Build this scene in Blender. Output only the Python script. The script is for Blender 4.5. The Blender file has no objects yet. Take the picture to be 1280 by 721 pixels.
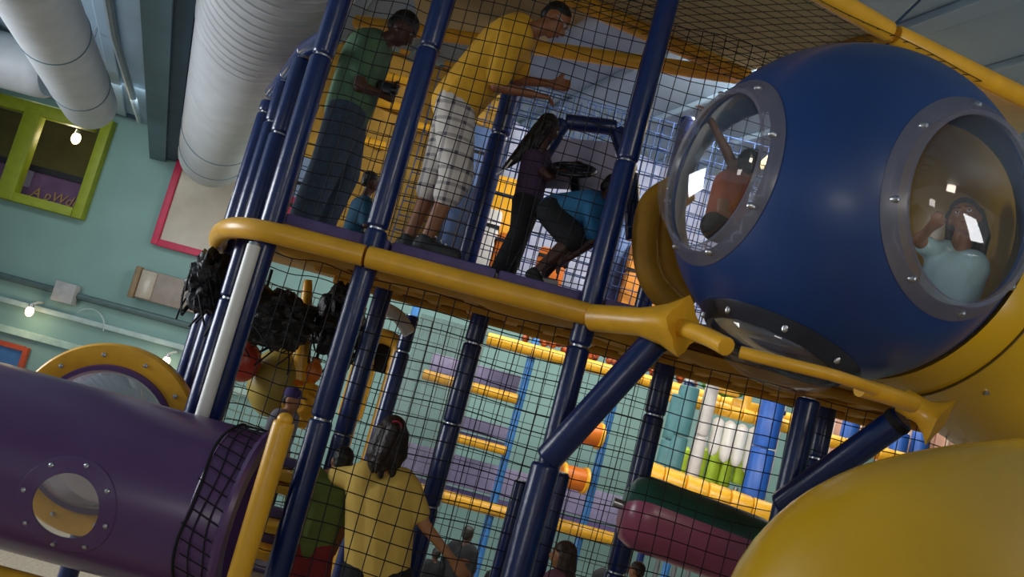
import bpy, bmesh, math, random
from mathutils import Vector, Matrix
random.seed(7)
scene = bpy.context.scene
COL = scene.collection
# ------------------------------------------------------------------ camera
FPX, CZ = 1100.0, 3.0
_p, _r = math.radians(7), math.radians(15)
FW = Vector((0, math.cos(_p), math.sin(_p)))
R0 = Vector((1, 0, 0)); U0 = Vector((0, -math.sin(_p), math.cos(_p)))
RC = math.cos(_r)*R0 + math.sin(_r)*U0
UC = -math.sin(_r)*R0 + math.cos(_r)*U0
CAM = Vector((0, 0, CZ))
cd = bpy.data.cameras.new('camera'); cam = bpy.data.objects.new('camera', cd); COL.objects.link(cam)
cd.sensor_width = 36; cd.lens = 36*FPX/1280; cd.clip_start = 0.05; cd.clip_end = 200
B = -FW
cam.matrix_world = Matrix(((RC.x, UC.x, B.x, CAM.x), (RC.y, UC.y, B.y, CAM.y), (RC.z, UC.z, B.z, CAM.z), (0, 0, 0, 1)))
scene.camera = cam
# ------------------------------------------------------------------ light
vs = scene.view_settings
vs.view_transform = 'Standard'; vs.look = 'None'; vs.gamma = 1.0; vs.use_curve_mapping = False
vs.exposure = 0.0
wd = bpy.data.worlds.new('world'); scene.world = wd; wd.use_nodes = True
bg = wd.node_tree.nodes['Background']; bg.inputs[0].default_value = (0.60, 0.66, 0.74, 1); bg.inputs[1].default_value = 0.37
def area(name, loc, target, sx, sy, power, col):
    l = bpy.data.lights.new(name, 'AREA'); l.shape = 'RECTANGLE'; l.size = sx; l.size_y = sy; l.energy = power; l.color = col
    o = bpy.data.objects.new(name, l); COL.objects.link(o); o.location = loc
    o.rotation_euler = (Vector(target)-Vector(loc)).to_track_quat('-Z', 'Y').to_euler(); return o
area('hall_ceiling_light', (1.5, 12.0, 5.85), (1.5, 12.2, 0), 9, 3.0, 270, (1.0, 0.95, 0.86))
area('shelf_fill_light', (1.5, 9.75, 5.85), (1.5, 13, 1.5), 6, 0.5, 170, (1.0, 0.95, 0.86))  # unseen fill, added to brighten the far shelves
area('deck_rear_fill', (1.45, 6.1, 5.9), (1.2, 9.2, 4.2), 0.5, 0.2, 150, (1.0, 0.96, 0.92))  # added fill kept out of sight, brightens the pale curtain
area('under_deck_fill', (2.2, 7.45, 3.36), (2.4, 10, 2.6), 3.0, 0.25, 38, (1.0, 0.96, 0.9))  # no fixture here; extra light put in for the hanging rollers
area('ceiling_fill', (4.2, 0.8, 3.6), (4.4, 2.0, 6), 1.5, 1.5, 70, (0.95, 0.97, 1.0))  # out-of-view fill aimed upward to lighten the ceiling
area('window_light', (-9.0, 5.6, 3.4), (-1, 5.8, 3.2), 4.0, 3.0, 470, (0.92, 0.96, 1.0))
area('front_fill_light', (2.5, -3.5, 5.5), (1.2, 5, 3.2), 1.6, 0.8, 52, (1.0, 0.90, 0.74))  # weak fill added from behind the camera, no hall fixture
area('entrance_light', (-2.5, -7.0, 2.6), (-.5, 4, 2.8), 2.6, 1.4, 62, (1.0, 0.95, 0.9))
area('wall_wash_light', (-6.5, 12.3, 5.85), (-7, 15, 3.2), 3.5, 0.8, 55, (0.95, 1.0, 0.98))

# ------------------------------------------------------------------ helpers
def ray(x, y): return FW + RC*((x-640)/FPX) - UC*((y-360.5)/FPX)
def W(x, y, Y): d = ray(x, y); return CAM + d*(Y/d.y)          # pixel -> plane y = Y
def WZ(x, y, z): d = ray(x, y); return CAM + d*((z-CZ)/d.z)    # pixel -> plane z = z
def lin(c): return tuple((v/12.92 if v <= .04045 else ((v+.055)/1.055)**2.4) for v in c)
def hexc(h): return lin(tuple(int(h[i:i+2], 16)/255 for i in (0, 2, 4)))
MATS = {}
def mat(name, h, rough=.5, var=.12, bump=.0, scale=8., metal=0., coat=0., emit=0., spec=.5):
    if name in MATS: return MATS[name]
    m = bpy.data.materials.new(name); m.use_nodes = True; nt = m.node_tree; b = nt.nodes['Principled BSDF']
    c = hexc(h)
    tc = nt.nodes.new('ShaderNodeTexCoord'); nz = nt.nodes.new('ShaderNodeTexNoise')
    nz.inputs['Scale'].default_value = scale; nz.inputs['Detail'].default_value = 4
    nt.links.new(tc.outputs['Object'], nz.inputs['Vector'])
    rp = nt.nodes.new('ShaderNodeValToRGB')
    rp.color_ramp.elements[0].position = .3; rp.color_ramp.elements[1].position = .7
    rp.color_ramp.elements[0].color = tuple(v*(1-var) for v in c)+(1,)
    rp.color_ramp.elements[1].color = tuple(min(1, v*(1+var)) for v in c)+(1,)
    nt.links.new(nz.outputs['Fac'], rp.inputs['Fac']); nt.links.new(rp.outputs['Color'], b.inputs['Base Color'])
    b.inputs['Roughness'].default_value = rough; b.inputs['Metallic'].default_value = metal
    b.inputs['Coat Weight'].default_value = coat; b.inputs['Coat Roughness'].default_value = .22; b.inputs['Specular IOR Level'].default_value = spec
    if bump:
        bp = nt.nodes.new('ShaderNodeBump'); bp.inputs['Strength'].default_value = bump; bp.inputs['Distance'].default_value = .02
        nt.links.new(nz.outputs['Fac'], bp.inputs['Height']); nt.links.new(bp.outputs['Normal'], b.inputs['Normal'])
    if emit:
        b.inputs['Emission Color'].default_value = c+(1,); b.inputs['Emission Strength'].default_value = emit
    MATS[name] = m; return m
def clear(name, h, fac_d, fac_g, rough=.05, tint='ffffff'):
    """thin clear plastic: transparent sheet with a little haze and a gloss coat"""
    if name in MATS: return MATS[name]
    m = bpy.data.materials.new(name); m.use_nodes = True; nt = m.node_tree; nt.nodes.clear()
    out = nt.nodes.new('ShaderNodeOutputMaterial'); t = nt.nodes.new('ShaderNodeBsdfTransparent'); d = nt.nodes.new('ShaderNodeBsdfDiffuse'); g = nt.nodes.new('ShaderNodeBsdfGlossy')
    t.inputs[0].default_value = hexc(tint)+(1,); d.inputs[0].default_value = hexc(h)+(1,); g.inputs['Roughness'].default_value = rough
    nz = nt.nodes.new('ShaderNodeTexNoise'); nz.inputs['Scale'].default_value = 3
    mr = nt.nodes.new('ShaderNodeMapRange'); mr.inputs['To Min'].default_value = fac_d*.6; mr.inputs['To Max'].default_value = fac_d*1.4
    nt.links.new(nz.outputs['Fac'], mr.inputs['Value'])
    m1 = nt.nodes.new('ShaderNodeMixShader'); m2 = nt.nodes.new('ShaderNodeMixShader'); m2.inputs[0].default_value = fac_g
    nt.links.new(mr.outputs['Result'], m1.inputs[0]); nt.links.new(t.outputs[0], m1.inputs[1]); nt.links.new(d.outputs[0], m1.inputs[2])
    nt.links.new(m1.outputs[0], m2.inputs[1]); nt.links.new(g.outputs[0], m2.inputs[2]); nt.links.new(m2.outputs[0], out.inputs[0])
    MATS[name] = m; return m
def plaid(name, base, line, k=9.):
    m = bpy.data.materials.new(name); m.use_nodes = True; nt = m.node_tree; b = nt.nodes['Principled BSDF']; b.inputs['Roughness'].default_value = .9
    tc = nt.nodes.new('ShaderNodeTexCoord'); sp = nt.nodes.new('ShaderNodeSeparateXYZ'); nt.links.new(tc.outputs['Object'], sp.inputs[0])
    outs = []
    for ax in ('X', 'Z'):
        a = nt.nodes.new('ShaderNodeMath'); a.operation = 'MULTIPLY'; a.inputs[1].default_value = k; nt.links.new(sp.outputs[ax], a.inputs[0])
        f = nt.nodes.new('ShaderNodeMath'); f.operation = 'FRACT'; nt.links.new(a.outputs[0], f.inputs[0])
        l = nt.nodes.new('ShaderNodeMath'); l.operation = 'LESS_THAN'; l.inputs[1].default_value = .22; nt.links.new(f.outputs[0], l.inputs[0]); outs.append(l)
    s = nt.nodes.new('ShaderNodeMath'); s.operation = 'ADD'; nt.links.new(outs[0].outputs[0], s.inputs[0]); nt.links.new(outs[1].outputs[0], s.inputs[1])
    h = nt.nodes.new('ShaderNodeMath'); h.operation = 'MULTIPLY'; h.inputs[1].default_value = .5; nt.links.new(s.outputs[0], h.inputs[0])
    mx = nt.nodes.new('ShaderNodeMix'); mx.data_type = 'RGBA'; mx.inputs['A'].default_value = hexc(base)+(1,); mx.inputs['B'].default_value = hexc(line)+(1,)
    nt.links.new(h.outputs[0], mx.inputs['Factor']); nt.links.new(mx.outputs['Result'], b.inputs['Base Color']); return m

# geometry pieces: (verts, faces)
def basis(axis, up=None):
    a = Vector(axis).normalized()
    u = Vector(up) if up is not None else (Vector((0, 0, 1)) if abs(a.z) < .9 else Vector((1, 0, 0)))
    x = u.cross(a).normalized(); y = a.cross(x).normalized()
    return x, y, a
def g_box(c, s, M=None, bev=0.):
    bm = bmesh.new(); bmesh.ops.create_cube(bm, size=1)
    for v in bm.verts: v.co = Vector((v.co.x*s[0], v.co.y*s[1], v.co.z*s[2]))
    if bev: bmesh.ops.bevel(bm, geom=list(bm.edges), offset=bev, segments=2, affect='EDGES', profile=.5)
    vs_ = []
    for i, v in enumerate(bm.verts):
        v.index = i; co = v.co.copy()
        if M: co = M @ co
        vs_.append(co+Vector(c))
    fs = [[v.index for v in f.verts] for f in bm.faces]; bm.free(); return vs_, fs
def g_tube(pts, r, n=14, caps=True, closed=False, rnd=0):
    pts = [Vector(p) for p in pts]; k = len(pts); rr = r if isinstance(r, (list, tuple)) else [r]*k
    tans = []
    for i in range(k):
        if closed: t = pts[(i+1) % k]-pts[i-1]
        else: t = pts[min(i+1, k-1)]-pts[max(i-1, 0)]
        tans.append(t.normalized())
    x, y, _ = basis(tans[0]); V = []; Fc = []
    for i in range(k):
        t = tans[i]; x = (x-t*x.dot(t)).normalized(); y = t.cross(x)
        for j in range(n):
            a = 2*math.pi*j/n; V.append(pts[i]+(x*math.cos(a)+y*math.sin(a))*rr[i])
    for i in range(k if closed else k-1):
        i2 = (i+1) % k
        for j in range(n): Fc.append([i*n+j, i*n+(j+1) % n, i2*n+(j+1) % n, i2*n+j])
    if caps and not closed:
        Fc.append(list(range(n))[::-1]); Fc.append([(k-1)*n+j for j in range(n)])
    return V, Fc
def g_pad(a, b, r, n=16):
    """foam sleeve with rounded-over ends"""
    a, b = Vector(a), Vector(b); d = (b-a).normalized(); e = min(.018, (b-a).length*.2)
    return g_tube([a, a+d*e*.35, a+d*e, b-d*e, b-d*e*.35, b], [r*.86, r*.96, r, r, r*.96, r*.86], n)
def g_lathe(o, axis, prof, n=32, up=None, a0=0., a1=2*math.pi):
    """prof: (radius, height along axis)"""
    x, y, a = basis(axis, up); o = Vector(o); full = abs(a1-a0-2*math.pi) < 1e-6; m = n if full else n+1
    V = []; Fc = []
    for (r, h) in prof:
        for j in range(m):
            t = a0+(a1-a0)*j/n; V.append(o+a*h+(x*math.cos(t)+y*math.sin(t))*r)
    for i in range(len(prof)-1):
        for j in range(n):
            j2 = (j+1) % m; Fc.append([i*m+j, i*m+j2, (i+1)*m+j2, (i+1)*m+j])
    return V, Fc
def g_ell(c, rad, ax=None, nu=20, nv=12):
    c = Vector(c); X, Y, Z = ax if ax else (Vector((1, 0, 0)), Vector((0, 1, 0)), Vector((0, 0, 1)))
    V = []; Fc = []
    for i in range(1, nv):
        p = math.pi*i/nv
        for j in range(nu):
            t = 2*math.pi*j/nu
            V.append(c+X*(rad[0]*math.sin(p)*math.cos(t))+Y*(rad[1]*math.sin(p)*math.sin(t))+Z*(rad[2]*math.cos(p)))
    V.append(c+Z*rad[2]); V.append(c-Z*rad[2]); T, Bm = len(V)-2, len(V)-1
    for i in range(nv-2):
        for j in range(nu): Fc.append([i*nu+j, (i+1)*nu+j, (i+1)*nu+(j+1) % nu, i*nu+(j+1) % nu])
    for j in range(nu):
        Fc.append([T, j, (j+1) % nu]); Fc.append([Bm, (nv-2)*nu+(j+1) % nu, (nv-2)*nu+j])
    return V, Fc
def g_cap(a, b, ra, rb, n=14):
    a, b = Vector(a), Vector(b); d = (b-a)
    if d.length < 1e-5: return g_ell(a, (ra, ra, ra))
    d.normalize(); P = []; Rr = []
    for i in range(4): t = math.pi/2*i/4; P.append(a-d*ra*math.cos(t)); Rr.append(max(ra*math.sin(t), .0015))
    P.append(a); Rr.append(ra); P.append(b); Rr.append(rb)
    for i in range(3, -1, -1): t = math.pi/2*i/4; P.append(b+d*rb*math.cos(t)); Rr.append(max(rb*math.sin(t), .0015))
    return g_tube(P, Rr, n)
def g_quadgrid(fn, nu, nv, thick=0):
    V = [Vector(fn(i/nu, j/nv)) for j in range(nv+1) for i in range(nu+1)]
    Fc = [[j*(nu+1)+i, j*(nu+1)+i+1, (j+1)*(nu+1)+i+1, (j+1)*(nu+1)+i] for j in range(nv) for i in range(nu)]
    return V, Fc
def join(gs):
    V = []; Fc = []
    for v, f in gs:
        o = len(V); V += [Vector(q) for q in v]; Fc += [[i+o for i in p] for p in f]
    return V, Fc
BASE = {}
def mk(name, gs, m, parent=None, smooth=40, kind=None, fixn=True):
    V, Fc = join(gs if isinstance(gs, list) else [gs])
    if parent is None:
        lo = [min(v[i] for v in V) for i in range(3)]; hi = [max(v[i] for v in V) for i in range(3)]
        b = Vector(((lo[0]+hi[0])/2, (lo[1]+hi[1])/2, lo[2]))
    else: b = BASE[parent]
    me = bpy.data.meshes.new(name); me.from_pydata([v-b for v in V], [], Fc)
    if fixn:
        bm = bmesh.new(); bm.from_mesh(me); bmesh.ops.recalc_face_normals(bm, faces=bm.faces); bm.to_mesh(me); bm.free()
    me.validate(); me.materials.append(m)
    if smooth:
        me.polygons.foreach_set('use_smooth', [True]*len(me.polygons)); me.set_sharp_from_angle(angle=math.radians(smooth))
    o = bpy.data.objects.new(name, me); COL.objects.link(o)
    if parent: o.parent = parent
    else: o.location = b
    BASE[o] = b
    if kind: o['kind'] = kind
    return o
def tag(o, label, cat, group=None):
    o['label'] = label; o['category'] = cat
    if group: o['group'] = group
    return o
def thing(name, label, cat, base, group=None):
    o = bpy.data.objects.new(name, None); COL.objects.link(o); o.location = base; o.empty_display_size = .1
    BASE[o] = Vector(base); return tag(o, label, cat, group)
def struct(name, gs, m, parent=None, smooth=0):
    o = mk(name, gs, m, parent, smooth)
    if parent is None: o['kind'] = 'structure'
    return o

# ------------------------------------------------------------------ materials
NAVY = mat('navy_vinyl', '0c2459', .28, .15, .15, 14, coat=.3)
YEL = mat('yellow_vinyl', 'e8ac28', .38, .10, .12, 9, coat=.2)
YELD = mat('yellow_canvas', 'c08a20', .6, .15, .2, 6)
YELS = mat('yellow_plastic', 'c79a18', .25, .06, .02, 3, coat=.4)
BLUE = mat('blue_plastic', '0f346c', .4, .08, .02, 3, coat=.3)
PURP = mat('purple_plastic', '5a3c6c', .30, .08, .02, 3, coat=.25)
PURPAD = mat('purple_pad', '5a4a7c', .6, .15, .2, 12)
LAV = mat('lavender_pad', 'a79fc0', .6, .1, .1, 9)
LBLUE = mat('light_blue_vinyl', '3f7fc4', .35, .1, .1, 10)
BLACK = mat('black_net_cloth', '141618', .45, .4, .8, 24)
NETC = mat('black_cord', '0c0e14', .8)
NETB = mat('blue_cord', '26406e', .8)
NETG = mat('tan_cord', '4c3d22', .8)
TAN = mat('tan_canvas', 'd8bc84', .8, .2, .2, 5)
def translucent(m, c, f):
    nt = m.node_tree; b = nt.nodes['Principled BSDF']; o = [n for n in nt.nodes if n.type == 'OUTPUT_MATERIAL'][0]
    t = nt.nodes.new('ShaderNodeBsdfTranslucent'); t.inputs[0].default_value = hexc(c)+(1,); x = nt.nodes.new('ShaderNodeMixShader'); x.inputs[0].default_value = f
    nt.links.new(b.outputs[0], x.inputs[1]); nt.links.new(t.outputs[0], x.inputs[2]); nt.links.new(x.outputs[0], o.inputs[0])
translucent(TAN, 'e6cc94', .6)
OLIVE = mat('ochre_canvas', 'a5802e', .8, .25, .2, 4)
METAL = mat('bolt_metal', 'b9bcc0', .3, .1, metal=.9)
DUCT = mat('duct_grey', 'bcc2c8', .5, .08, .05, 4)
WHITE = mat('white_vinyl', 'e6e4dc', .4, .08, .1, 8)
ORANGE = mat('orange_vinyl', 'd2701e', .4, .15, .1, 8)
LIME = mat('lime_foam', 'a6c22e', .6, .15, .15, 10)
LIMEP = mat('lime_paint', '8a981c', .5, .12, .05, 6)
TEALW = mat('teal_wall_paint', '7c9f9c', .75, .06, .05, 1.2)
CEILM = mat('ceiling_blue_grey', '93aabb', .7, .14, .1, .8)
STEEL = mat('steel_blue_grey', '51707f', .6, .12, .1, 2)
STEELD = mat('steel_dark_blue', '22405a', .6, .15, .1, 2)
FLOORM = mat('carpet_grey', 'a89c8a', .9, .2, .2, 30)
MAG = mat('magenta_paint', 'b8284e', .5)
DOME = clear('clear_dome', 'cfd6da', .05, .10, .04)
FLANGE = clear('clear_flange', '74727f', .62, .07, .25)
SHEET = clear('clear_vinyl', 'd8dade', .30, .06, .2)
PGLASS = clear('violet_dome', '9a7f86', .35, .15, .08, 'c8bcd0')

# ------------------------------------------------------------------ the hall
CEIL = 5.95; WY = 15.0
struct('floor', g_box((0, 6, -.05), (34, 24, .1)), FLOORM)
ceil = struct('ceiling', g_box((0, 6, CEIL+.05), (34, 24, .1)), CEILM)
ddir = (WZ(262, 200, 5.2)-WZ(332, 0, 5.2)).normalized()      # ducts and joists share one direction
dnor = Vector((ddir.y, -ddir.x, 0))
def rotM(d):
    d = Vector(d).normalized(); n = Vector((d.y, -d.x, 0)); return Matrix(((d.x, n.x, 0), (d.y, n.y, 0), (0, 0, 1)))
for i in range(-9, 16):
    struct('ceiling_rib', g_box(Vector((-3, 8, CEIL-.03))+dnor*(i*.75), (15, .16, .06), rotM(ddir), .015), CEILM, ceil)
# back wall with the party-room opening
wx1 = W(125, 220, WY).x; wz0 = 4.06; wz1 = 5.84; wx0 = -11.0
wall = struct('wall_back', [g_box((-14, WY+.1, 3), (6, .2, 6)), g_box(((wx1+17)/2, WY+.1, 3), (17-wx1, .2, 6)),
      g_box(((wx0+wx1)/2, WY+.1, wz0/2), (wx1-wx0, .2, wz0)), g_box(((wx0+wx1)/2, WY+.1, (wz1+6)/2), (wx1-wx0, .2, 6-wz1))], TEALW)
struct('wall_right', g_box((17.1, 6, 3), (.2, 24, 6)), TEALW)
OL = mat('party_room_olive', '565635', .8, .2, .1, 2)
struct('wall_party_room', [g_box(((wx0+wx1)/2, WY+2.3, 5), (4.6, .1, 2.6)), g_box((wx1+.15, WY+1.25, 5), (.1, 2.1, 2.6)), g_box(((wx0+wx1)/2, WY+1.25, 3.8), (4.6, 2.1, .1))], OL)
fr = thing('window_frame', 'lime green window frame of the party room opening high on teal wall', 'window frame', (wx1, WY, wz0))
fy = WY-.06
mk('side_jamb', g_box((wx1-.09, fy, (wz0+wz1)/2), (.18, .22, wz1-wz0), None, .02), LIMEP, fr)
mk('sill', g_box(((wx0+wx1)/2-.09, fy, wz0+.08), (wx1-wx0-.18, .22, .16), None, .02), LIMEP, fr)
ztr = W(70, 145, WY).z
mk('transom', g_box(((wx0+wx1)/2-.15, fy, ztr), (wx1-wx0-.3, .22, .2), None, .02), LIMEP, fr)
mk('mullion', g_box((W(28, 200, WY).x, fy-.02, (wz0+ztr)/2), (.3, .22, ztr-wz0), None, .03), LIMEP, fr)
# mural board in the party room
mb = thing('mural_board', 'purple board with dark top rail and ochre lettering inside the party room', 'sign', (wx1-.9, WY+.5, 4.1))
mk('board', g_box((wx1-1.5, WY+.45, 4.42), (3.0, .06, .62)), mat('mural_purple', '6d4f78', .7, .2, 0, 3), mb)
mk('top_rail', g_box((wx1-1.5, WY+.42, 4.76), (3.0, .12, .1)), mat('rail_dark', '161a2a', .5), mb)
def text_mesh(name, body, size, loc, m, parent):
    cu = bpy.data.curves.new('t', 'FONT'); cu.body = body; cu.size = size; cu.extrude = .008; cu.shear = .25
    t = bpy.data.objects.new('t', cu); COL.objects.link(t); dg = bpy.context.evaluated_depsgraph_get()
    me = bpy.data.meshes.new_from_object(t.evaluated_get(dg)); bpy.data.objects.remove(t); bpy.data.curves.remove(cu)
    V = [Vector((v.co.x, -v.co.z, v.co.y))+Vector(loc) for v in me.vertices]; Fc = [list(p.vertices) for p in me.polygons]
    bpy.data.meshes.remove(me); return mk(name, (V, Fc), m, parent, 0, fixn=False)
text_mesh('lettering', 'A pWdorm', .25, (wx1-1.26, WY+.40, 4.27), mat('letter_ochre', 'b08a5c', .7), mb)
mk('panel_stripe', g_box((wx1-1.42, WY+.41, 4.55), (.2, .03, .3)), mat('pale_violet', '8d86a8', .7), mb)
# party-room pendant bulbs and the track spots: lamps that give light
BULB = mat('lamp_glow', 'ffd9a0', .4, 0, emit=6.)
def bulb(px, py, Y, r, label, hang=True):
    p = W(px, py, Y); t = thing('pendant_bulb' if hang else 'track_spot', label, 'lamp', p, 'warm bulbs on the far wall')
    mk('bulb', g_ell(p, (r, r, r*1.35)), BULB, t)
    l = bpy.data.lights.new('bulb_light', 'POINT'); l.energy = 14 if hang else 5; l.color = (1, .8, .5); l.shadow_soft_size = .08; lo = bpy.data.objects.new('bulb_light', l); COL.objects.link(lo); lo.location = p+Vector((0, -.12, -.12))
    mk('socket', g_lathe(p+Vector((0, 0, r*1.1)), (0, 0, 1), [(0, .0), (r*.7, 0), (r*.6, r*.9), (0, r*.9)], 12), METAL, t)
    if hang: mk('cable', g_tube([p+Vector((0, 0, r*1.8)), Vector((p.x, p.y, CEIL))], .012, 6), NETC, t)
    else: mk('bracket', g_tube([p+Vector((0, 0, r*1.8)), p+Vector((.02, .12, r*2.6)), p+Vector((.02, WY-p.y-.02, r*2.8))], .02, 6), WHITE, t)
bulb(53, 126, WY+.55, .085, 'warm glowing pendant bulb above the lime transom')
bulb(95, 173, WY+.6, .08, 'warm glowing pendant bulb below the lime transom')
bulb(37, 389, WY-.3, .065, 'glowing spot lamp on wall beside the conduit box', False)
bulb(208, 451, WY-.3, .06, 'glowing spot lamp on teal wall beside the navy posts', False)
# wall furniture
cond = thing('conduit', 'dark grey conduit with square junction box running along teal wall', 'conduit', W(88, 363, WY))
zc = W(150, 384, WY).z
mk('pipe', g_tube([(-12, WY-.07, zc), (-4, WY-.07, zc)], .055, 8), mat('conduit_grey', '4e6468', .5), cond)
mk('junction_box', g_box((W(88, 363, WY).x, WY-.12, zc), (.36, .2, .34), None, .02), mat('box_grey', 'a3a5a8', .5), cond)
zt = W(120, 405, WY).z
rail = thing('track_rail', 'thin pale lighting rail with a loop of wire on teal wall', 'rail', (-8, WY-.05, zt))
mk('bar', g_box((-7.5, WY-.05, zt), (8, .08, .09), None, .01), mat('rail_pale', '9db4b4', .5), rail)
pw = W(130, 410, WY-.1)
mk('wire_loop', g_tube([pw+Vector((.28*math.cos(a)-.28, 0, .3*math.sin(a)-.05)) for a in [.1*i for i in range(0, 26)]], .012, 5), mat('rail_pale', ''), rail)
zl = W(60, 425, WY).z
mk('wall_ledge', g_box((-8, WY-.04, zl), (9, .1, .12), None, .01), mat('ledge_mint', 'a4c0b8', .6), None, 0)['kind'] = 'structure'
fb = thing('framed_board', 'beige glossy board in a magenta frame on teal wall', 'board', (-5.5, WY, 3.98))
bx0, bx1, bz0, bz1 = -6.12, -4.3, 3.98, 5.5
mk('panel', g_box(((bx0+bx1)/2, WY-.04, (bz0+bz1)/2), (bx1-bx0-.1, .05, bz1-bz0-.1)), mat('beige_gloss', 'a39a88', .3, .2, .3, 1.5, coat=.2), fb)
for nm, c, s in (('frame_side', (bx0+.06, WY-.06, (bz0+bz1)/2), (.12, .1, bz1-bz0)), ('frame_side', (bx1-.06, WY-.06, (bz0+bz1)/2), (.12, .1, bz1-bz0)),
                 ('frame_bottom', ((bx0+bx1)/2, WY-.06, bz0+.05), (bx1-bx0-.24, .1, .12)), ('frame_top', ((bx0+bx1)/2, WY-.06, bz1-.05), (bx1-bx0-.24, .1, .12))):
    mk(nm, g_box(c, s, None, .01), MAG, fb)
tb = W(205, 362, WY-.15)
tp = thing('wall_panel', 'taupe rectangular panel with a pale end on teal wall', 'panel', tb)
mk('board', g_box(tb+Vector((.25, 0, 0)), (1.5, .12, .5), None, .02), mat('taupe', '8a8078', .5, .12), tp)
mk('pale_strip', g_box(tb+Vector((-.28, -.07, .0)), (.26, .03, .46), None, .01), mat('pale_taupe', 'a79e90', .3), tp)
mk('end_cap', g_box(tb+Vector((-.47, -.05, 0)), (.1, .14, .54), None, .02), mat('brown_cap', '7d6a4e', .5), tp)
pb = W(8, 452, WY-.05)
pc = thing('picture', 'small blue picture in a red orange frame behind purple tunnel', 'picture', pb)
mk('canvas', g_box(pb, (.5, .04, .5)), mat('picture_blue', '3f6ea6', .5), pc)
mk('frame', [g_box(pb+Vector((.27, -.02, 0)), (.08, .08, .62)), g_box(pb+Vector((-.27, -.02, 0)), (.08, .08, .62)), g_box(pb+Vector((0, -.02, .28)), (.46, .08, .08)), g_box(pb+Vector((0, -.02, -.28)), (.46, .08, .08))], mat('frame_red_orange', 'b84a26', .5), pc)

# ------------------------------------------------------------------ ducts and joists under the ceiling
def duct(p0, p1, r, label, ribs=0, name='air_duct', cap=True, seams=()):
    p0, p1 = Vector(p0), Vector(p1); L = (p1-p0).length; d = (p1-p0).normalized()
    t = thing(name, label, 'duct', (p0+p1)/2-Vector((0, 0, r)))
    prof = [(r*.15, .3), (r*.8, .02), (r*.97, .1), (r, .2)]
    mk('shell', g_lathe(p1, -d, [(0, .12), (r*.55, .03), (r*.85, .0), (r*.97, .06), (r, .16), (r, L-.03), (r*.96, L), (0, L)], 40), DUCT, t)
    for i in range(ribs):
        q = p0+d*(.15+i*.17); mk('rib', g_lathe(q, d, [(r-.01, -.035), (r+.010, -.012), (r+.010, .012), (r-.01, .035)], 40), DUCT, t)
    for s in seams:
        q = p1-d*s; mk('seam', g_lathe(q, d, [(r-.01, -.015), (r+.008, -.006), (r+.008, .006), (r-.01, .015)], 40), STEEL, t)
    for s in (1.2, 3.2):
        q = p1-d*s; mk('hanger', g_tube([q+Vector((0, 0, r-.02)), Vector((q.x, q.y, CEIL))], .012, 6), METAL, t)
e1 = WZ(266, 195, 5.4); n1 = WZ(338, 0, 5.4)
duct(n1-ddir*1.65, e1, .50, 'large grey ribbed air duct ending beside the navy corner posts', 13, seams=(1.0, 2.4))
e2 = WZ(113, 132, 5.25); n2 = WZ(47, 0, 5.25)
duct(n2-(e2-n2).normalized()*2, e2, .33, 'slim smooth grey air duct ending above the lime window frame', 0, seams=(1.2, 3.2))
duct((-15, 11.2, 5.54), (-6.5, 11.2, 5.54), .36, 'pale cross duct running along the wall above the party room', 0, seams=(1.0,))
def joist(px, py, z, label, m, w, h):
    q = WZ(px, py, z); L = 12
    t = thing('ceiling_joist', label, 'beam', q)
    mk('web', g_box(q+Vector((0, 0, 0)), (L, w*.35, h), rotM(ddir)), m, t)
    mk('flange', g_box(q-Vector((0, 0, h/2)), (L, w, .04), rotM(ddir)), m, t)
    mk('flange', g_box(q+Vector((0, 0, h/2)), (L, w, .04), rotM(ddir)), m, t)
joist(203, 90, 5.62, 'grey green steel joist running beside the large ribbed duct', STEEL, .26, .4)
joist(222, 80, 5.68, 'dark blue steel joist between grey joist and ribbed duct', STEELD, .3, .4)
pj = WZ(165, 50, 5.75); tag(mk('ceiling_pipe', g_tube([pj-dnor*.2-ddir*6, pj-dnor*.2, pj+ddir*4.6], .05, 8), mat('pale_pipe', 'a9bac4', .5)), 'thin pale pipe under the ceiling between the two big ducts', 'pipe')
vg = W(160, 125, 14.6)
vt = thing('vent_grille', 'small slatted vent grille at top of wall by slim duct', 'vent', vg)
mk('housing', g_box(vg, (.55, .3, .55), None, .02), STEELD, vt)
for i in range(5): mk('slat', g_box(vg+Vector((-.2+.1*i, -.17, 0)), (.04, .04, .45)), mat('slat_brown', '7d7470', .5), vt)

# ------------------------------------------------------------------ padded posts
def post(P, z0, z1, label, r=.062, m=NAVY, seg=1.05, off=.0, group='navy padded posts of the play frame'):
    X, Y = P[0], P[1]
    t = thing('padded_post', label, 'post', (X, Y, z0), group)
    mk('pole', g_tube([(X, Y, z0), (X, Y, z1)], r*.72, 10), METAL, t)
    z = z0+off
    while z < z1-.05:
        ze = min(z+seg, z1)
        mk('foam_sleeve', g_pad((X+random.uniform(-.004, .004), Y, z+.006), (X+random.uniform(-.004, .004), Y, ze-.006), r*random.uniform(.97, 1.03)), m, t); z = ze
    return t
XA, X2, X3, X4 = -1.341, -.787, .428, 1.69
post((XA, 4.7), 0, 5.6, 'navy corner post with long pale glare at the curved deck corner', off=.35)
post((X2, 4.7), 0, 5.6, 'navy post rising past the green shirted man and yellow shirted boy', off=.55)
post((X3, 4.7), 0, 5.6, 'navy post beside the crouching child in blue, topmost brace joins it', off=.22)
post((X4, 4.7), 0, 3.42, 'dark navy post under the blue sphere', .066, off=.3)
post((X4, 4.85), 5.1, 5.62, 'short navy post between blue sphere and yellow roof rail', .06)
for i, (q, Y) in enumerate((((306, 310), 5.3), ((291, 316), 5.9), ((277, 320), 6.5))):
    post((W(*q, Y).x, Y), 0, 4.70, ['navy post first behind the curved deck corner post', 'navy post second behind the curved deck corner post', 'navy post last behind the curved deck corner post'][i], .06, off=.2*i)
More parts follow.
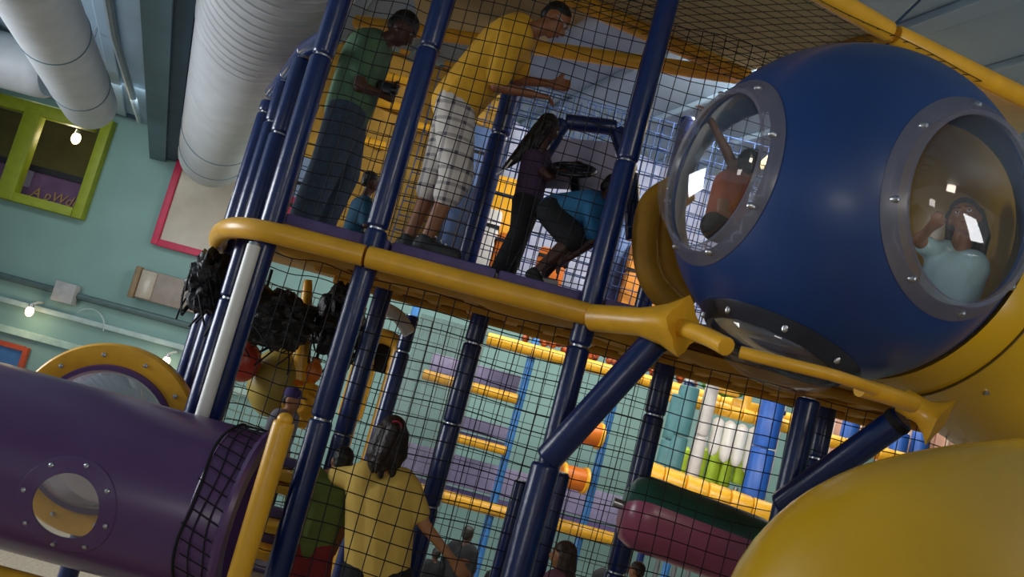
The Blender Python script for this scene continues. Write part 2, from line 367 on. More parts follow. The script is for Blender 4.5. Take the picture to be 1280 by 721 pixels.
tr = thing('corner_top_rail', 'navy padded rail joining the tops of the corner posts under the duct', 'rail', (-1.9, 5.9, 4.85))
pts_ = [Vector((XA-.02, 4.78, 4.70))]+[Vector((W(*q, Y).x, Y, 4.76)) for q, Y in (((306, 310), 5.3), ((291, 316), 5.9), ((277, 320), 6.5))]
for i in range(3): mk('foam_sleeve', g_pad(pts_[i], pts_[i+1], .055), NAVY, tr)
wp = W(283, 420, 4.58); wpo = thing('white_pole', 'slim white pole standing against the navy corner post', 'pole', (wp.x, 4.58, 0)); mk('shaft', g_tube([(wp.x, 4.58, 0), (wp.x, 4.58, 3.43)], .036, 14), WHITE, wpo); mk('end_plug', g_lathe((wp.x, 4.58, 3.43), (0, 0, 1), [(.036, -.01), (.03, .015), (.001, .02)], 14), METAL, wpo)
post((W(455, 450, 5.9).x, 5.9), 0, 3.53, 'dark navy post close behind post beside the green shirted boy', off=.4)
post((W(565, 530, 5.9).x, 5.9), 0, 3.53, 'dark navy post standing by right arm of woman in yellow', .066, seg=.55)
post((W(503, 440, 7.1).x, 7.1), 0, 3.45, 'thin dark navy post behind the pony-tailed woman', .06)
post((W(815, 530, 5.9).x, 5.9), 0, 3.53, 'dark navy post beside the pink and green roller', .072)
post((2.254, 5.9), 0, 3.53, 'black navy post behind the far diagonal brace', .065)
post((W(612, 215, 5.9).x, 5.9), 3.68, 5.6, 'dark navy post between yellow shirted boy and girl', .07)
post((W(872, 108, 6.3).x, 6.3), 3.68, 5.35, 'navy post behind the left bubble window', .065)
def brace(a, b, r, label, tail=None):
    t = thing('diagonal_brace', label, 'brace', a if a.z < b.z else b)
    mk('foam_sleeve', g_pad(a, b, r), NAVY, t)
    if tail is not None: mk('foam_sleeve', g_pad(tail, a+(tail-a).normalized()*.02, r), NAVY, t)
    mk('end_tie', g_lathe(a+(b-a)*.96, b-a, [(r*1.0, -.02), (r*1.06, 0), (r*1.0, .02)], 16), NETC, t)
a = W(684, 575, 4.5); b = W(826, 418, 4.35)
brace(a, b, .073, 'navy diagonal brace rising to the flared yellow sleeve', Vector((a.x-.02, a.y, a.z-1.3)))
a = W(975, 632, 4.6); b = W(1128, 522, 4.2)
brace(a, b, .068, 'navy diagonal brace under the blue sphere beside the yellow slide')
for px, py, Y, h in ((652, 600, 6.6, .9), (703, 590, 5.6, 1.2)):
    q = W(px, py, Y)
    post((q.x, q.y), q.z-1.6, q.z, ['short navy bollard post left of the branching brace post', 'short navy bollard post right of the branching brace post'][px > 680], .055, seg=.8)

# ------------------------------------------------------------------ deck
DZ = 3.66
deck = thing('play_deck', 'raised yellow play deck with purple floor pads and curved corner', 'deck', (.5, 5.9, 3.5))
out = [(-2.2, 6.7), (-2.02, 6.1), (-1.72, 5.35), (-1.5, 4.86), (-1.3, 4.72), (2.9, 4.72), (2.9, 6.75), (-2.2, 6.75)]
V = [Vector((x, y, 3.55)) for x, y in out]+[Vector((x, y, 3.60)) for x, y in out]; n = len(out)
mk('underside', (V, [list(range(n))[::-1], [n+i for i in range(n)]]+[[i, (i+1) % n, n+(i+1) % n, n+i] for i in range(n)]), YELD, deck, 0)
for i in range(7):
    for j in range(3):
        if True:
            mk('floor_pad', g_box((-1.0+.6*i, 5.03+.6*j, 3.63), (.585, .585, .07), None, .015), PURPAD, deck)
for i in range(14): mk('underside_fold', g_box((-1.1+.29*i, 5.7, 3.545), (.10, 1.8, .03), None, .01), YELD, deck)
for j in range(3): mk('under_beam', g_pad((-1.3, 5.05+.75*j, 3.525), (2.9, 5.05+.75*j, 3.525), .035), YELD, deck)
def smoothpath(P, k=6):
    P = [Vector(p) for p in P]; Q = []
    for i in range(len(P)-1):
        p0, p1, p2, p3 = P[max(i-1, 0)], P[i], P[i+1], P[min(i+2, len(P)-1)]
        for s in range(k):
            t = s/k; Q.append(.5*((2*p1)+(p2-p0)*t+(2*p0-5*p1+4*p2-p3)*t*t+(3*p1-p0-3*p2+p3)*t**3))
    return Q+[P[-1]]
TY = 4.6
edge = thing('deck_edge_tube', 'thick yellow padded tube bending around the front edge of the deck', 'tube', W(460, 320, TY))
c1 = smoothpath([Vector((-2.15, 6.5, 3.5)), Vector((-1.86, 5.5, 3.5)), Vector((-1.6, 4.85, 3.51)), Vector((-1.38, 4.63, 3.52)), Vector((-1.1, TY, 3.525)), Vector((X2-.01, TY, 3.53))])
mk('corner_sleeve', g_tube(c1, .058, 16), YEL, edge)
mk('long_sleeve', g_pad((X2+.005, TY, 3.53), (.43, TY-.02, 3.535), .06), YEL, edge)
mk('canvas_skirt', g_quadgrid(lambda u, v: (-1.28+2.95*u, 4.66+.34*v, 3.50-.07*math.sin(math.pi*min(1, v*1.1))*(.75+.25*math.sin(u*31))), 90, 8), YELD, edge, 60, fixn=False)
# front rail under the sphere with flared sleeves
def flare(o, d, r, l):
    d = Vector(d).normalized(); x, y, _ = basis(d); V = []; Fc = []; n = 16; rows = [(0, .0), (.55, .0), (.8, .35), (1., .85)]
    for (s, f) in rows:
        for j in range(n):
            a = 2*math.pi*j/n; k = 1+f*(.55+.75*abs(math.cos(2*a))**2.2); V.append(Vector(o)+d*l*s+(x*math.cos(a)+y*math.sin(a))*r*k)
    for i in range(len(rows)-1):
        for j in range(n): Fc.append([i*n+j, i*n+(j+1) % n, (i+1)*n+(j+1) % n, (i+1)*n+j])
    Fc.append(list(range(n))[::-1]); Fc.append([3*n+j for j in range(n)]); return V, Fc
rl = thing('sphere_rail', 'yellow rail with two flared sleeves curving under the blue sphere', 'rail', W(960, 450, 3.7))
s0 = W(742, 397, 4.56); s1 = W(855, 407, 4.15)
mk('flared_sleeve', flare(s0, s1-s0, .072, (s1-s0).length), YEL, rl)
mk('rail_pipe', g_tube(smoothpath([s1-(s1-s0)*.1, W(882, 420, 3.95), W(908, 433, 3.8)]), .042, 12), YEL, rl)
mk('rail_pipe', g_tube(smoothpath([W(925, 440, 3.56), W(985, 455, 3.5), W(1045, 470, 3.5), W(1095, 487, 3.62)]), .026, 12), YEL, rl)
mk('rail_pipe', g_tube(smoothpath([W(1075, 484, 3.75), W(1110, 494, 3.8), W(1140, 504, 3.9)]), .042, 12), YEL, rl)
s2 = W(1128, 500, 4.1); s3 = W(1176, 528, 4.0)
mk('flared_sleeve', flare(s2, s3-s2, .06, (s3-s2).length), YEL, rl)

# ------------------------------------------------------------------ roof rails, roof canvas and nets
RZ = W(1115, 40, 4.7).z
roof = thing('roof_rail', 'yellow padded roof rails above the deck and the blue sphere', 'rail', (1.2, 5.2, RZ))
rb = WZ(935, 97, RZ); rl1 = WZ(700, -8, RZ); rl2 = WZ(660, 58, RZ); rf = WZ(1115, 42, RZ); rr = WZ(1300, 132, RZ); rfl = WZ(980, -36, RZ)
mk('rail_tube', g_pad(rl1, rb, .055), YEL, roof); mk('rail_tube', g_pad(rl2+(rl2-rb)*.9, rb, .055), YEL, roof)
mk('rail_tube', g_pad(rfl+(rfl-rf)*1.2, rf+(rf-rr)*.02, .06), YEL, roof); mk('rail_tube', g_pad(rf+(rr-rf)*.02, rr, .06), YEL, roof)
mk('rail_tube', g_pad(rb+(rf-rb)*.1, rf, .045), YELD, roof)
def quad_sheet(a, b, c, d, sag, m, name, parent, nu=16, nv=10):
    def fn(u, v):
        p = (a*(1-u)+b*u)*(1-v)+(d*(1-u)+c*u)*v; return p-Vector((0, 0, 1))*sag*math.sin(math.pi*u)*math.sin(math.pi*v)
    return mk(name, g_quadgrid(fn, nu, nv), m, parent, 60, fixn=False)
up = Vector((0, 0, .05))
cv = quad_sheet(rl1+up, rb+up, rf+up, rfl+up, .06, TAN, 'canvas_roof', None)
tag(cv, 'tan canvas roof sheet above the netting beside the sphere', 'canvas')
sd = Vector((0, 0, -.07)); cv2 = quad_sheet(rf+sd, rr+sd, rr+Vector((.3, 1.6, -.3)), rb+Vector((.4, .9, -.3)), .04, TAN, 'canvas_roof', None)
tag(cv2, 'tan canvas sheet behind the blue sphere under the yellow rail', 'canvas')
cv3 = quad_sheet(Vector((-1.22, 6.5, RZ+.04)), rl2+Vector((.0, .2, .04)), Vector((.42, 4.72, RZ+.04)), Vector((-1.22, 4.72, RZ+.04)), .05, TAN, 'canvas_roof', None)
tag(cv3, 'tan canvas roof sheet above the two standing men', 'canvas')
def net(name, label, o, ux, uz, nx, nz, r=.0027, m=NETC, sag=.02, sub=10, wob=.006, group=None):
    """square net of real cords; o + ux*s + uz*t"""
    o, ux, uz = Vector(o), Vector(ux), Vector(uz); nrm = ux.cross(uz).normalized(); gs = []
    p1, p2, p3 = random.random()*6, random.random()*6, random.random()*6
    def P(s, t):
        q = o+ux*s+uz*t
        return q+nrm*(sag*math.sin(math.pi*s)*math.sin(math.pi*t)+wob*math.sin(9*s+p1+5*t))+ux.normalized()*(wob*1.6*math.sin(7*t+p2+11*s))+uz.normalized()*(wob*1.6*math.sin(8*s+p3+9*t))
    for i in range(nx+1): gs.append(g_tube([P(i/nx, j/sub) for j in range(sub+1)], r, 4, False))
    for i in range(nz+1): gs.append(g_tube([P(j/sub, i/nz) for j in range(sub+1)], r, 4, False))
    return tag(mk(name, gs, m, None, 0, fixn=False), label, 'net', group)
def vnet(label, x0, x1, Y, z0, z1, cell=.085, **k):
    return net('safety_net', label, (x0, Y, z0), (x1-x0, 0, 0), (0, 0, z1-z0), max(2, round((x1-x0)/cell)), max(2, round((z1-z0)/cell)), **k)
vnet('black square net below deck in front of woman in yellow', X2+.05, X3-.05, 4.74, 1.1, 3.44, .095, r=.003)
vnet('black square net below deck between navy corner post and next post', XA+.05, X2-.05, 4.74, 1.1, 3.44)
vnet('black square net below deck in front of pink and green roller', X3+.05, X4-.05, 4.74, 1.1, 3.44, .095)
vnet('black square net below deck beside the yellow slide', X4+.06, 2.85, 4.74, 1.1, 3.44, .095)
vnet('black square net above deck in front of yellow shirted boy', X2+.05, X3-.05, 4.76, 3.70, 5.5, .075)
vnet('black square net above deck in front of green shirted man', XA+.05, X2-.05, 4.76, 3.70, 5.5, .075)
vnet('black square net above deck between navy post and blue sphere', X3+.05, 1.3, 5.2, 3.70, 5.5, .08)
net('roof_net', 'dark square net stretched under the tan canvas roof', rl1-up, rb-rl1, rfl-rl1, 15, 16, r=.003, m=NETG, sag=-.03)
vnet('dark net at far side of deck behind the steering wheel', -.35, 2.0, 6.62, 3.70, 5.4, .11, m=NETB, r=.004)
vnet('dark net at far side of deck behind green shirted man', -2.1, -.42, 6.62, 3.70, 4.8, .1, m=NETG, r=.0035)
vnet('fine dark net far below deck in front of climbing shelves', -1.6, 2.4, 11.8, .8, 3.75, .14, r=.0045, sub=6)
vnet('blue net on far upper level behind pale curtain frame', -1.2, 2.8, 8.11, 3.71, 5.9, .14, m=NETB, r=.006, sub=6)

# ------------------------------------------------------------------ blue sphere with bubble windows
SC = W(1049, 268, 4.3); SR = .835
sph = thing('bubble_sphere', 'large glossy blue play sphere with clear bolted bubble windows', 'sphere', SC-Vector((0, 0, SR)))
def camdir(ix, iy):   # offset on the sphere as seen from the camera -> outward normal
    view = (CAM-SC).normalized(); x = RC-view*RC.dot(view); x.normalize(); y = view.cross(x)*-1
    y = UC-view*UC.dot(view)-x*UC.dot(x); y.normalize()
    z = math.sqrt(max(0, 1-ix*ix-iy*iy)); return (x*ix+y*iy+view*z).normalized()
wins = [(camdir(-.755, .28), .46), (camdir(.72, .03), .485), (camdir(-.36, -.84), .41)]
bm = bmesh.new(); bmesh.ops.create_uvsphere(bm, u_segments=96, v_segments=64, radius=SR)
back = (Vector((-.25, 1, .15))).normalized(); side = Vector((.95, .35, -.25)).normalized()
holes = [(nv, math.asin((rw-.06)/SR)) for nv, rw in wins]+[(back, .78), (side, .72)]
for hd_, ha_ in holes:
    bmesh.ops.delete(bm, geom=[f for f in bm.faces if all(v.co.normalized().dot(hd_) > math.cos(ha_) for v in f.verts)], context='FACES')
    for v in bm.verts:
        u = v.co.normalized(); d_ = u.dot(hd_)
        if d_ > math.cos(ha_) and d_ < .99999: v.co = (hd_*math.cos(ha_)+(u-hd_*d_).normalized()*math.sin(ha_))*SR
bm.verts.ensure_lookup_table(); V = [v.co+SC for v in bm.verts]
for i, v in enumerate(bm.verts): v.index = i
Fc = [[v.index for v in f.verts] for f in bm.faces]; bm.free()
shell = mk('shell', (V, Fc), BLUE, sph, 60)
md = shell.modifiers.new('thick', 'SOLIDIFY'); md.thickness = .02; md.offset = -1
for wi, (nv, rw) in enumerate(wins):
    h = math.sqrt(SR*SR-rw*rw); ri = rw-.085; hi = math.sqrt(SR*SR-ri*ri)
    fl = mk('window_flange', g_lathe(SC, nv, [(ri, hi-.0), (ri, hi+.022), (ri+.02, hi+.028), (rw-.01, h+.018), (rw, h+.004), (rw-.01, h-.012)], 64), FLANGE if wi < 2 else mat('smoked_flange', '2a2e3a', .3), sph)
    dm = mk('bubble_dome', g_lathe(SC, nv, [(ri*math.cos(t), hi+.012+ri*.52*math.sin(t)) for t in [math.pi/2*i/14 for i in range(14)]]+[(0.002, hi+.012+ri*.52)], 64), DOME, sph, 80)
    x, y, a = basis(nv)
    for k in range(8):
        t = 2*math.pi*(k+.3)/8; rm = (ri+rw)/2+.004; hm = math.sqrt(SR*SR-rm*rm)+.02; q = SC+(x*math.cos(t)+y*math.sin(t))*rm+a*hm
        mk('bolt', g_lathe(q, nv, [(.016, -.015), (.016, .008), (.009, .018), (0.001, .02)], 10), METAL, fl)
mk('inner_liner', g_lathe(SC, Vector((.82, .56, .08)), [((SR-.045)*math.sin(t), (SR-.045)*math.cos(t)) for t in [.02+.92*i/14 for i in range(15)]], 48), YELS, sph, 80, fixn=False)
# yellow tunnel leaving the sphere
tun = thing('yellow_tunnel', 'yellow plastic tunnel joined to the blue sphere with a bolted seam', 'tunnel', W(1280, 500, 4.9))
t0 = SC+side*.50; t1 = W(1420, 560, 5.1); td = (t1-t0).normalized()
mk('shell', g_lathe(t0, td, [(.50, .16), (.62, .10), (.635, .26), (.62, .30), (.60, .9), (.60, 2.2), (.585, 2.2), (.585, .3), (.50, .16)], 64), YELS, tun)
mk('seam_ring', g_lathe(t0, td, [(.60, .25), (.645, .255), (.645, .262), (.60, .268)], 64), mat('seam_brown', '5a4312', .5), tun)
x, y, a_ = basis(td)
for k in range(14):
    t = 2*math.pi*k/14; q = t0+td*.42+(x*math.cos(t)+y*math.sin(t))*.615
    mk('bolt', g_lathe(q, x*math.cos(t)+y*math.sin(t), [(.014, -.01), (.014, .008), (.001, .014)], 8), METAL, tun)
# big yellow slide in the foreground
sl = thing('tube_slide', 'huge glossy yellow tube slide elbow below the blue sphere', 'slide', W(1100, 900, 2.6))
path = smoothpath([W(1640, 700, 3.1), W(1400, 728, 2.85), W(1230, 757, 2.65), W(1130, 800, 2.55), W(1095, 880, 2.55), W(1085, 1050, 2.6), W(1080, 1250, 2.7)], 8)
mk('shell', g_tube(path, .47, 48), YELS, sl, 60)
kq = 30
mk('joint_ring', g_lathe(path[kq], path[kq+1]-path[kq-1], [(.46, -.04), (.50, -.035), (.50, .035), (.46, .04)], 48), YELS, sl)
mk('joint_ring', g_lathe(path[7], path[8]-path[6], [(.46, -.04), (.49, -.035), (.49, .035), (.46, .04)], 48), YELS, sl)

# ------------------------------------------------------------------ purple tunnel and the ring window behind it
TX, TYc, TZc, TR = -.93, 4.3, 2.14, .405
pt = thing('crawl_tunnel', 'purple plastic crawl tunnel with round bolted porthole', 'tunnel', (-2.2, TYc, TZc-TR))
wv = (W(90, 630, 3.95)-Vector((0, TYc, TZc))); wv.x = 0; wv.normalize(); wX = W(84, 628, 3.9).x; WR = .165
wpt = Vector((wX, TYc+wv.y*TR, TZc+wv.z*TR)); rd = (wpt-CAM); k_ = -2*(rd.y*(wpt.y-TYc)+rd.z*(wpt.z-TZc))/(rd.y**2+rd.z**2); pex = wpt+rd*k_   # where the view through the porthole leaves the tunnel
bm = bmesh.new(); nx_, na = 150, 96; vv = [[None]*na for _ in range(nx_+1)]
for i in range(nx_+1):
    for j in range(na):
        t = 2*math.pi*j/na; vv[i][j] = bm.verts.new((-3.9+(TX+3.9)*i/nx_, TYc+TR*math.cos(t), TZc+TR*math.sin(t)))
for i in range(nx_):
    for j in range(na):
        q = [vv[i][j], vv[i][(j+1) % na], vv[i+1][(j+1) % na], vv[i+1][j]]; c = sum((v.co for v in q), Vector())/4
        rad = Vector((0, c.y-TYc, c.z-TZc)); ang = math.acos(max(-1, min(1, rad.normalized().dot(wv))))*TR
        if math.hypot(c.x-wX, ang) > WR+.012 and (c-pex).length > .25: bm.faces.new(q)
for v in [v for v in bm.verts if not v.link_faces]: bm.verts.remove(v)
for i, v in enumerate(bm.verts): v.index = i
V = [v.co.copy() for v in bm.verts]; Fc = [[v.index for v in f.verts] for f in bm.faces]; bm.free()
o = mk('shell', (V, Fc), PURP, pt, 60); md = o.modifiers.new('thick', 'SOLIDIFY'); md.thickness = .015; md.offset = -1
def on_tun(dx, s, h):   # curved patch coordinates on the tunnel surface
    side_ = Vector((0, -wv.z, wv.y)); a = s/TR
    return Vector((wX+dx, TYc, TZc))+(wv*math.cos(a)+side_*math.sin(a))*(TR+h)
def ring_on_tun(prof, n=64):
    V = []; Fc = []
    for (r, h) in prof:
        for j in range(n): t = 2*math.pi*j/n; V.append(on_tun(r*math.cos(t), r*math.sin(t), h))
    for i in range(len(prof)-1):
        for j in range(n): Fc.append([i*n+j, i*n+(j+1) % n, (i+1)*n+(j+1) % n, (i+1)*n+j])
    return V, Fc
fl = mk('porthole_flange', ring_on_tun([(WR-.02, -.005), (WR-.02, .006), (WR+.05, .006), (WR+.055, .001), (WR+.055, -.004)]), PURP, pt)
mk('porthole_pane', ring_on_tun([(.001, .004), (.06, .004), (.12, .004), (WR-.02, .004)], 48), clear('porthole_clear', 'b8c4c6', .12, .08, .1), pt, fixn=False)
for k in range(8):
    t = 2*math.pi*(k+.2)/8; q = on_tun((WR+.025)*math.cos(t), (WR+.025)*math.sin(t), .004); nn = (q-Vector((q.x, TYc, TZc))).normalized()
    mk('bolt', g_lathe(q, nn, [(.011, -.01), (.011, .01), (.001, .016)], 8), METAL, fl)
mk('end_flange', g_lathe((TX, TYc, TZc), (1, 0, 0), [(.33, -.02), (TR+.012, -.02), (TR+.02, 0), (TR+.012, .02), (.33, .02), (.33, -.02)], 64), PURP, pt)
yx = W(331, 610, 3.86).x; ypo = thing('yellow_edge_post', 'yellow padded post at the mouth of the purple crawl tunnel', 'post', (yx, 3.86, 0))
for z0_, z1_ in ((0, .9), (.91, 1.75), (1.76, 2.66)): mk('foam_sleeve', g_pad((yx, 3.86, z0_), (yx, 3.86, z1_), .048), YEL, ypo)
mk('top_knob', g_ell((yx, 3.86, 2.67), (.035, .035, .03)), YEL, ypo)
gs = []
for k in range(40):
    t = 2*math.pi*k/40; gs.append(g_tube([Vector((TX-.16+.15*s/4+.015*math.sin(k*2.1), TYc+(TR+.012)*math.cos(t+.03*s), TZc+(TR+.012)*math.sin(t+.03*s))) for s in range(5)], .003, 4, False))
for s in range(3): gs.append(g_tube([Vector((TX-.16+.055*s+.012*math.sin(5*t+s), TYc+(TR+.013)*math.cos(t), TZc+(TR+.013)*math.sin(t))) for t in [2*math.pi*i/48 for i in range(48)]], .007 if s == 0 else .0035, 5, False, True))
mk('lacing_net', gs, NETC, pt, 0, fixn=False)
mk('seam_ridge', g_lathe((TX-.16, TYc, TZc), (1, 0, 0), [(TR-.004, -.012), (TR+.006, 0), (TR-.004, .012)], 64), PURP, pt)
tl = W(196, 707, 3.93)
tgo = mk('care_tag', g_box(Vector((tl.x, 4.0, tl.z)), (.075, .012, .14), Matrix.Rotation(math.radians(-4), 3, 'Y') @ Matrix.Rotation(math.radians(28), 3, 'X'), .003), WHITE, pt); tgo['label'] = 'off-white paper tag'
mk('tag_mark', g_box(Vector((tl.x-.005, 3.985, tl.z-.02)), (.02, .008, .05), Matrix.Rotation(math.radians(28), 3, 'X')), mat('mark_olive', '5a4a20', .7), tgo)
yp = thing('guard_tube', 'yellow padded tube lying under the purple crawl tunnel', 'tube', (-2.4, 4.1, 1.6))
for i in range(3): mk('foam_sleeve', g_pad((-3.9+i*.95, 3.99, 1.66), (-2.97+i*.95, 3.99, 1.66), .085), YEL, yp)
RCn = W(130, 548, 5.6)
rg = thing('ring_window', 'violet bubble window in a wide yellow bolted ring behind purple tunnel', 'window ring', RCn-Vector((0, 0, .6)))
mk('yellow_ring', g_lathe(RCn, (0, -1, 0), [(.445, .0), (.445, .05), (.46, .06), (.575, .06), (.59, .045), (.59, -.03), (.445, -.03)], 72), YEL, rg)
mk('inner_ring', g_lathe(RCn, (0, -1, 0), [(.41, .02), (.42, .075), (.45, .075), (.46, .05)], 72), PURP, rg)
mk('dome', g_lathe(RCn, (0, -1, 0), [(.43*math.cos(t), .04+.2*math.sin(t)) for t in [math.pi/2*i/12 for i in range(12)]]+[(.002, .24)], 64), PGLASS, rg, 80)
mk('tunnel_shell', g_lathe(RCn, (0, 1, 0), [(.45, 0.03), (.45, .2), (.43, .2), (.43, .03)], 48), PURP, rg)
mk('stand', g_tube([RCn+Vector((0, .12, -.42)), Vector((RCn.x, RCn.y+.12, 0))], .06, 12), NAVY, rg)
for k in range(12):
    t = 2*math.pi*(k+.5)/12; q = RCn+Vector((math.cos(t)*.515, -.06, math.sin(t)*.515)); mk('bolt', g_lathe(q, (0, -1, 0), [(.014, -.01), (.014, .008), (.001, .012)], 8), METAL, rg)

# ------------------------------------------------------------------ far climbing shelves below the deck (against the teal wall)
from mathutils import noise as mnoise
FY = 12.0
for (x, z1, m, lb, r) in ((.50, 3.9, LBLUE, 'light blue far post carrying the climbing shelves near the orange drums', .055), (1.73, 3.9, LBLUE, 'light blue far post between the two orange drums and the roller', .055),
                       (-.30, 3.9, NAVY, 'navy far post behind the small purple shelf', .05), (2.95, 3.9, LBLUE, 'light blue far post beside the hanging rollers', .05), (-1.75, 3.9, NAVY, 'navy far post behind the yellow framed purple flag', .06), (-1.2, 3.9, LBLUE, 'light blue far post behind hair of the pony-tailed woman', .05)):
    post((x, FY), 0, z1, lb, r, m, 1.3, .3, 'far posts of the climbing shelves')
def shelf(x0, x1, z, label, h=.26, r=.07, Y=FY-.08):
    t = thing('climbing_shelf', label, 'shelf', ((x0+x1)/2, Y, z-r))
    n = max(1, round((x1-x0)/1.0))
    for i in range(n): mk('edge_tube', g_pad((x0+(x1-x0)*i/n, Y, z), (x0+(x1-x0)*(i+1)/n-.01, Y, z), r), YEL, t)
    mk('floor_pad', g_box(((x0+x1)/2, Y+.45, z+.02), (x1-x0, .8, .08), None, .02), PURPAD, t)
    if h: mk('back_pad', g_box(((x0+x1)/2, Y+.9, z+.08+h/2), (x1-x0, .05, h), None, .02), LAV, t)
    return t
shelf(-.86, .46, 3.03, 'yellow edged shelf behind the clear sheet beside navy post')
shelf(-.30, .5, 2.33, 'short yellow edged purple shelf low behind the navy post', .2, .06)
shelf(-.9, .92, 1.55, 'long low yellow edged shelf beside right arm of woman in yellow', .42, .085)
shelf(1.35, 2.35, 1.58, 'low yellow edged shelf behind the brown haired girl', .42, .085)
shelf(-.15, 4.2, 3.72, 'long top yellow edged shelf under the orange balls', 0, .085)
gs = []
for i in range(170):
    gs.append(g_ell((random.uniform(.3, 3.4), FY+random.uniform(-.05, .5), 3.86+random.uniform(0, .26)), (.055,)*3, None, 8, 6))
o = mk('ball_pit_balls', gs, mat('orange_balls', 'b5561e', .35, .5, 0, 11), None, 60, 'stuff'); tag(o, 'heap of small orange brown balls on the top far shelf', 'balls')
for i, (px, py) in enumerate(((737, 542), (718, 598))):
    c = W(px, py, 11.6); t = thing('orange_drum', ['upper orange drum with yellow rims on far light blue post', 'lower orange drum with yellow rims on far light blue post'][i], 'drum', c-Vector((.2, 0, .16)))
    mk('barrel', g_lathe(c-Vector((.2, 0, 0)), (1, .25, 0), [(.001, 0), (.14, 0), (.15, .05), (.15, .33), (.14, .38), (.001, .38)], 24), ORANGE, t)
    for h in (.03, .35): mk('rim', g_lathe(c-Vector((.2, 0, 0)), (1, .25, 0), [(.13, h-.03), (.175, h-.02), (.175, h+.02), (.13, h+.03)], 24), YEL, t)
# milky clear sheet behind the woman
sx0 = W(505, 470, 6.6).x; sx1 = W(596, 470, 6.6).x
o = mk('clear_sheet', g_quadgrid(lambda u, v: (sx0+(sx1-sx0)*u, 6.6+.02*math.sin(18*u+4*v), 2.0+1.45*v), 24, 12), SHEET, None, 60, fixn=False)
tag(o, 'milky clear vinyl sheet hanging behind the pony-tailed woman', 'sheet')
# hanging roller wall
HY = 10.0
zb = W(900, 512, HY).z; zl0 = W(900, 590, HY).z
bt = thing('roller_beam', 'knobbly yellow beam holding the hanging white rollers', 'beam', (2.6, HY-.25, zb))
xa, xb = W(838, 493, HY-.2).x, W(1000, 547, HY-.2).x
for x_ in (xa+.1, xb-.1): mk('leg', g_tube([(x_, HY-.2, 0), (x_, HY-.2, zb)], .04, 10), NAVY, bt)
for i in range(11): mk('foam_sleeve', g_pad((xa+(xb-xa)*i/11, HY-.2, zb), (xa+(xb-xa)*(i+.94)/11, HY-.2, zb), .075), YEL, bt)
for i, (px, dz) in enumerate(((880, 0), (897, -.03), (913, -.07), (929, -.09), (945, -.12), (958, -.1))):
    p = W(px, 535, HY-.2)
    t = thing('white_roller', ['nearest', 'second', 'third', 'fourth', 'fifth', 'sixth'][i]+' white hanging punch roller counted from the pale grey pillar', 'roller', (p.x, HY-.2, zb-.75), 'white rollers under the knobbly beam')
    mk('bag', g_tube([(p.x, HY-.2, zb-.10), (p.x-.005, HY-.2, zb-.13), (p.x, HY-.2, zb-.38+dz), (p.x, HY-.2, zb-.46+dz), (p.x, HY-.2, zb-.49+dz)], [.03, .062, .066, .05, .02], 14), WHITE, t)
    mk('strap', g_tube([(p.x, HY-.2, zb), (p.x, HY-.2, zb-.03)], .012, 6), NETC, t)
for i, px in enumerate((850, 872, 890, 907, 925, 942)):
    p = W(px, 588, HY+.3)
    t = thing('lime_roller', ['nearest', 'second', 'third', 'fourth', 'fifth', 'sixth'][i]+' stout lime foam roller counted from the teal pillars', 'roller', (p.x, HY+.3, p.z-.3), 'lime rollers on the yellow pad')
    mk('bag', g_pad((p.x, HY+.3, p.z-.24+i*.02), (p.x, HY+.3, p.z+.26), .077, 18), LIME, t)
    mk('pole', g_tube([(p.x, HY+.3, 0), (p.x, HY+.3, p.z-.2)], .03, 8), METAL, t)
    mk('end_cap', g_lathe((p.x, HY+.3, p.z+.26), (0, 0, 1), [(.04, -.03), (.065, .0), (.03, .025), (.001, .026)], 14), mat('lime_dark', '86a024', .6), t)
for i, (px, py, m, lb, rr_, l0, l1) in enumerate(((848, 545, mat('teal_foam', '3f6f74', .5), 'teal padded pillar beside the hanging rollers', .11, .55, .55), (836, 550, mat('teal_foam', ''), 'teal padded pillar beside the dark navy post', .08, .5, .5),
        (876, 545, mat('grey_pillar', 'b8b4b0', .5), 'pale grey padded pillar in front of the lime rollers', .075, .7, .9), (954, 560, mat('royal_vinyl', '2456a8', .4), 'royal blue padded pillar at right end of the rollers', .13, .8, .75))):
    p = W(px, py, HY-.45); t = thing('padded_pillar', lb, 'pillar', (p.x, p.y, p.z-l0))
    mk('foam_sleeve', g_pad((p.x, p.y, p.z-l0), (p.x, p.y, p.z), rr_), m, t); mk('foam_sleeve', g_pad((p.x, p.y, p.z+.01), (p.x, p.y, p.z+l1), rr_), m, t)
yb = thing('yellow_bolster', 'thick yellow bolster with orange under-strip below the lime rollers', 'bolster', W(880, 615, HY-.74))
p0, p1 = W(800, 588, HY-.74), W(965, 645, HY-.74)
for i in range(6): mk('segment', g_pad(p0+(p1-p0)*(i/6), p0+(p1-p0)*((i+.96)/6), .125), YEL, yb)
mk('under_strip', g_box((p0+p1)/2+Vector((0, .08, -.14)), ((p1-p0).length, .1, .07), None, .02), ORANGE, yb)
for i, (px, py) in enumerate(((812, 540), (950, 555))):
    p = W(px, py, HY); 
tp_ = thing('toy_plate', 'yellow cross shaped panel bits standing on the knobbly beam', 'panel', W(940, 505, HY-.2))
q = W(934, 500, HY-.2); mk('upright', g_box(q, (.09, .06, .34), None, .02), YEL, tp_); mk('arm', g_box(q+Vector((0, 0, -.06)), (.32, .05, .1), None, .02), YEL, tp_)
q = W(905, 487, HY-.2); mk('side_bar', g_box(q, (.36, .05, .09), None, .02), YEL, tp_)
q = W(908, 478, HY+.9)
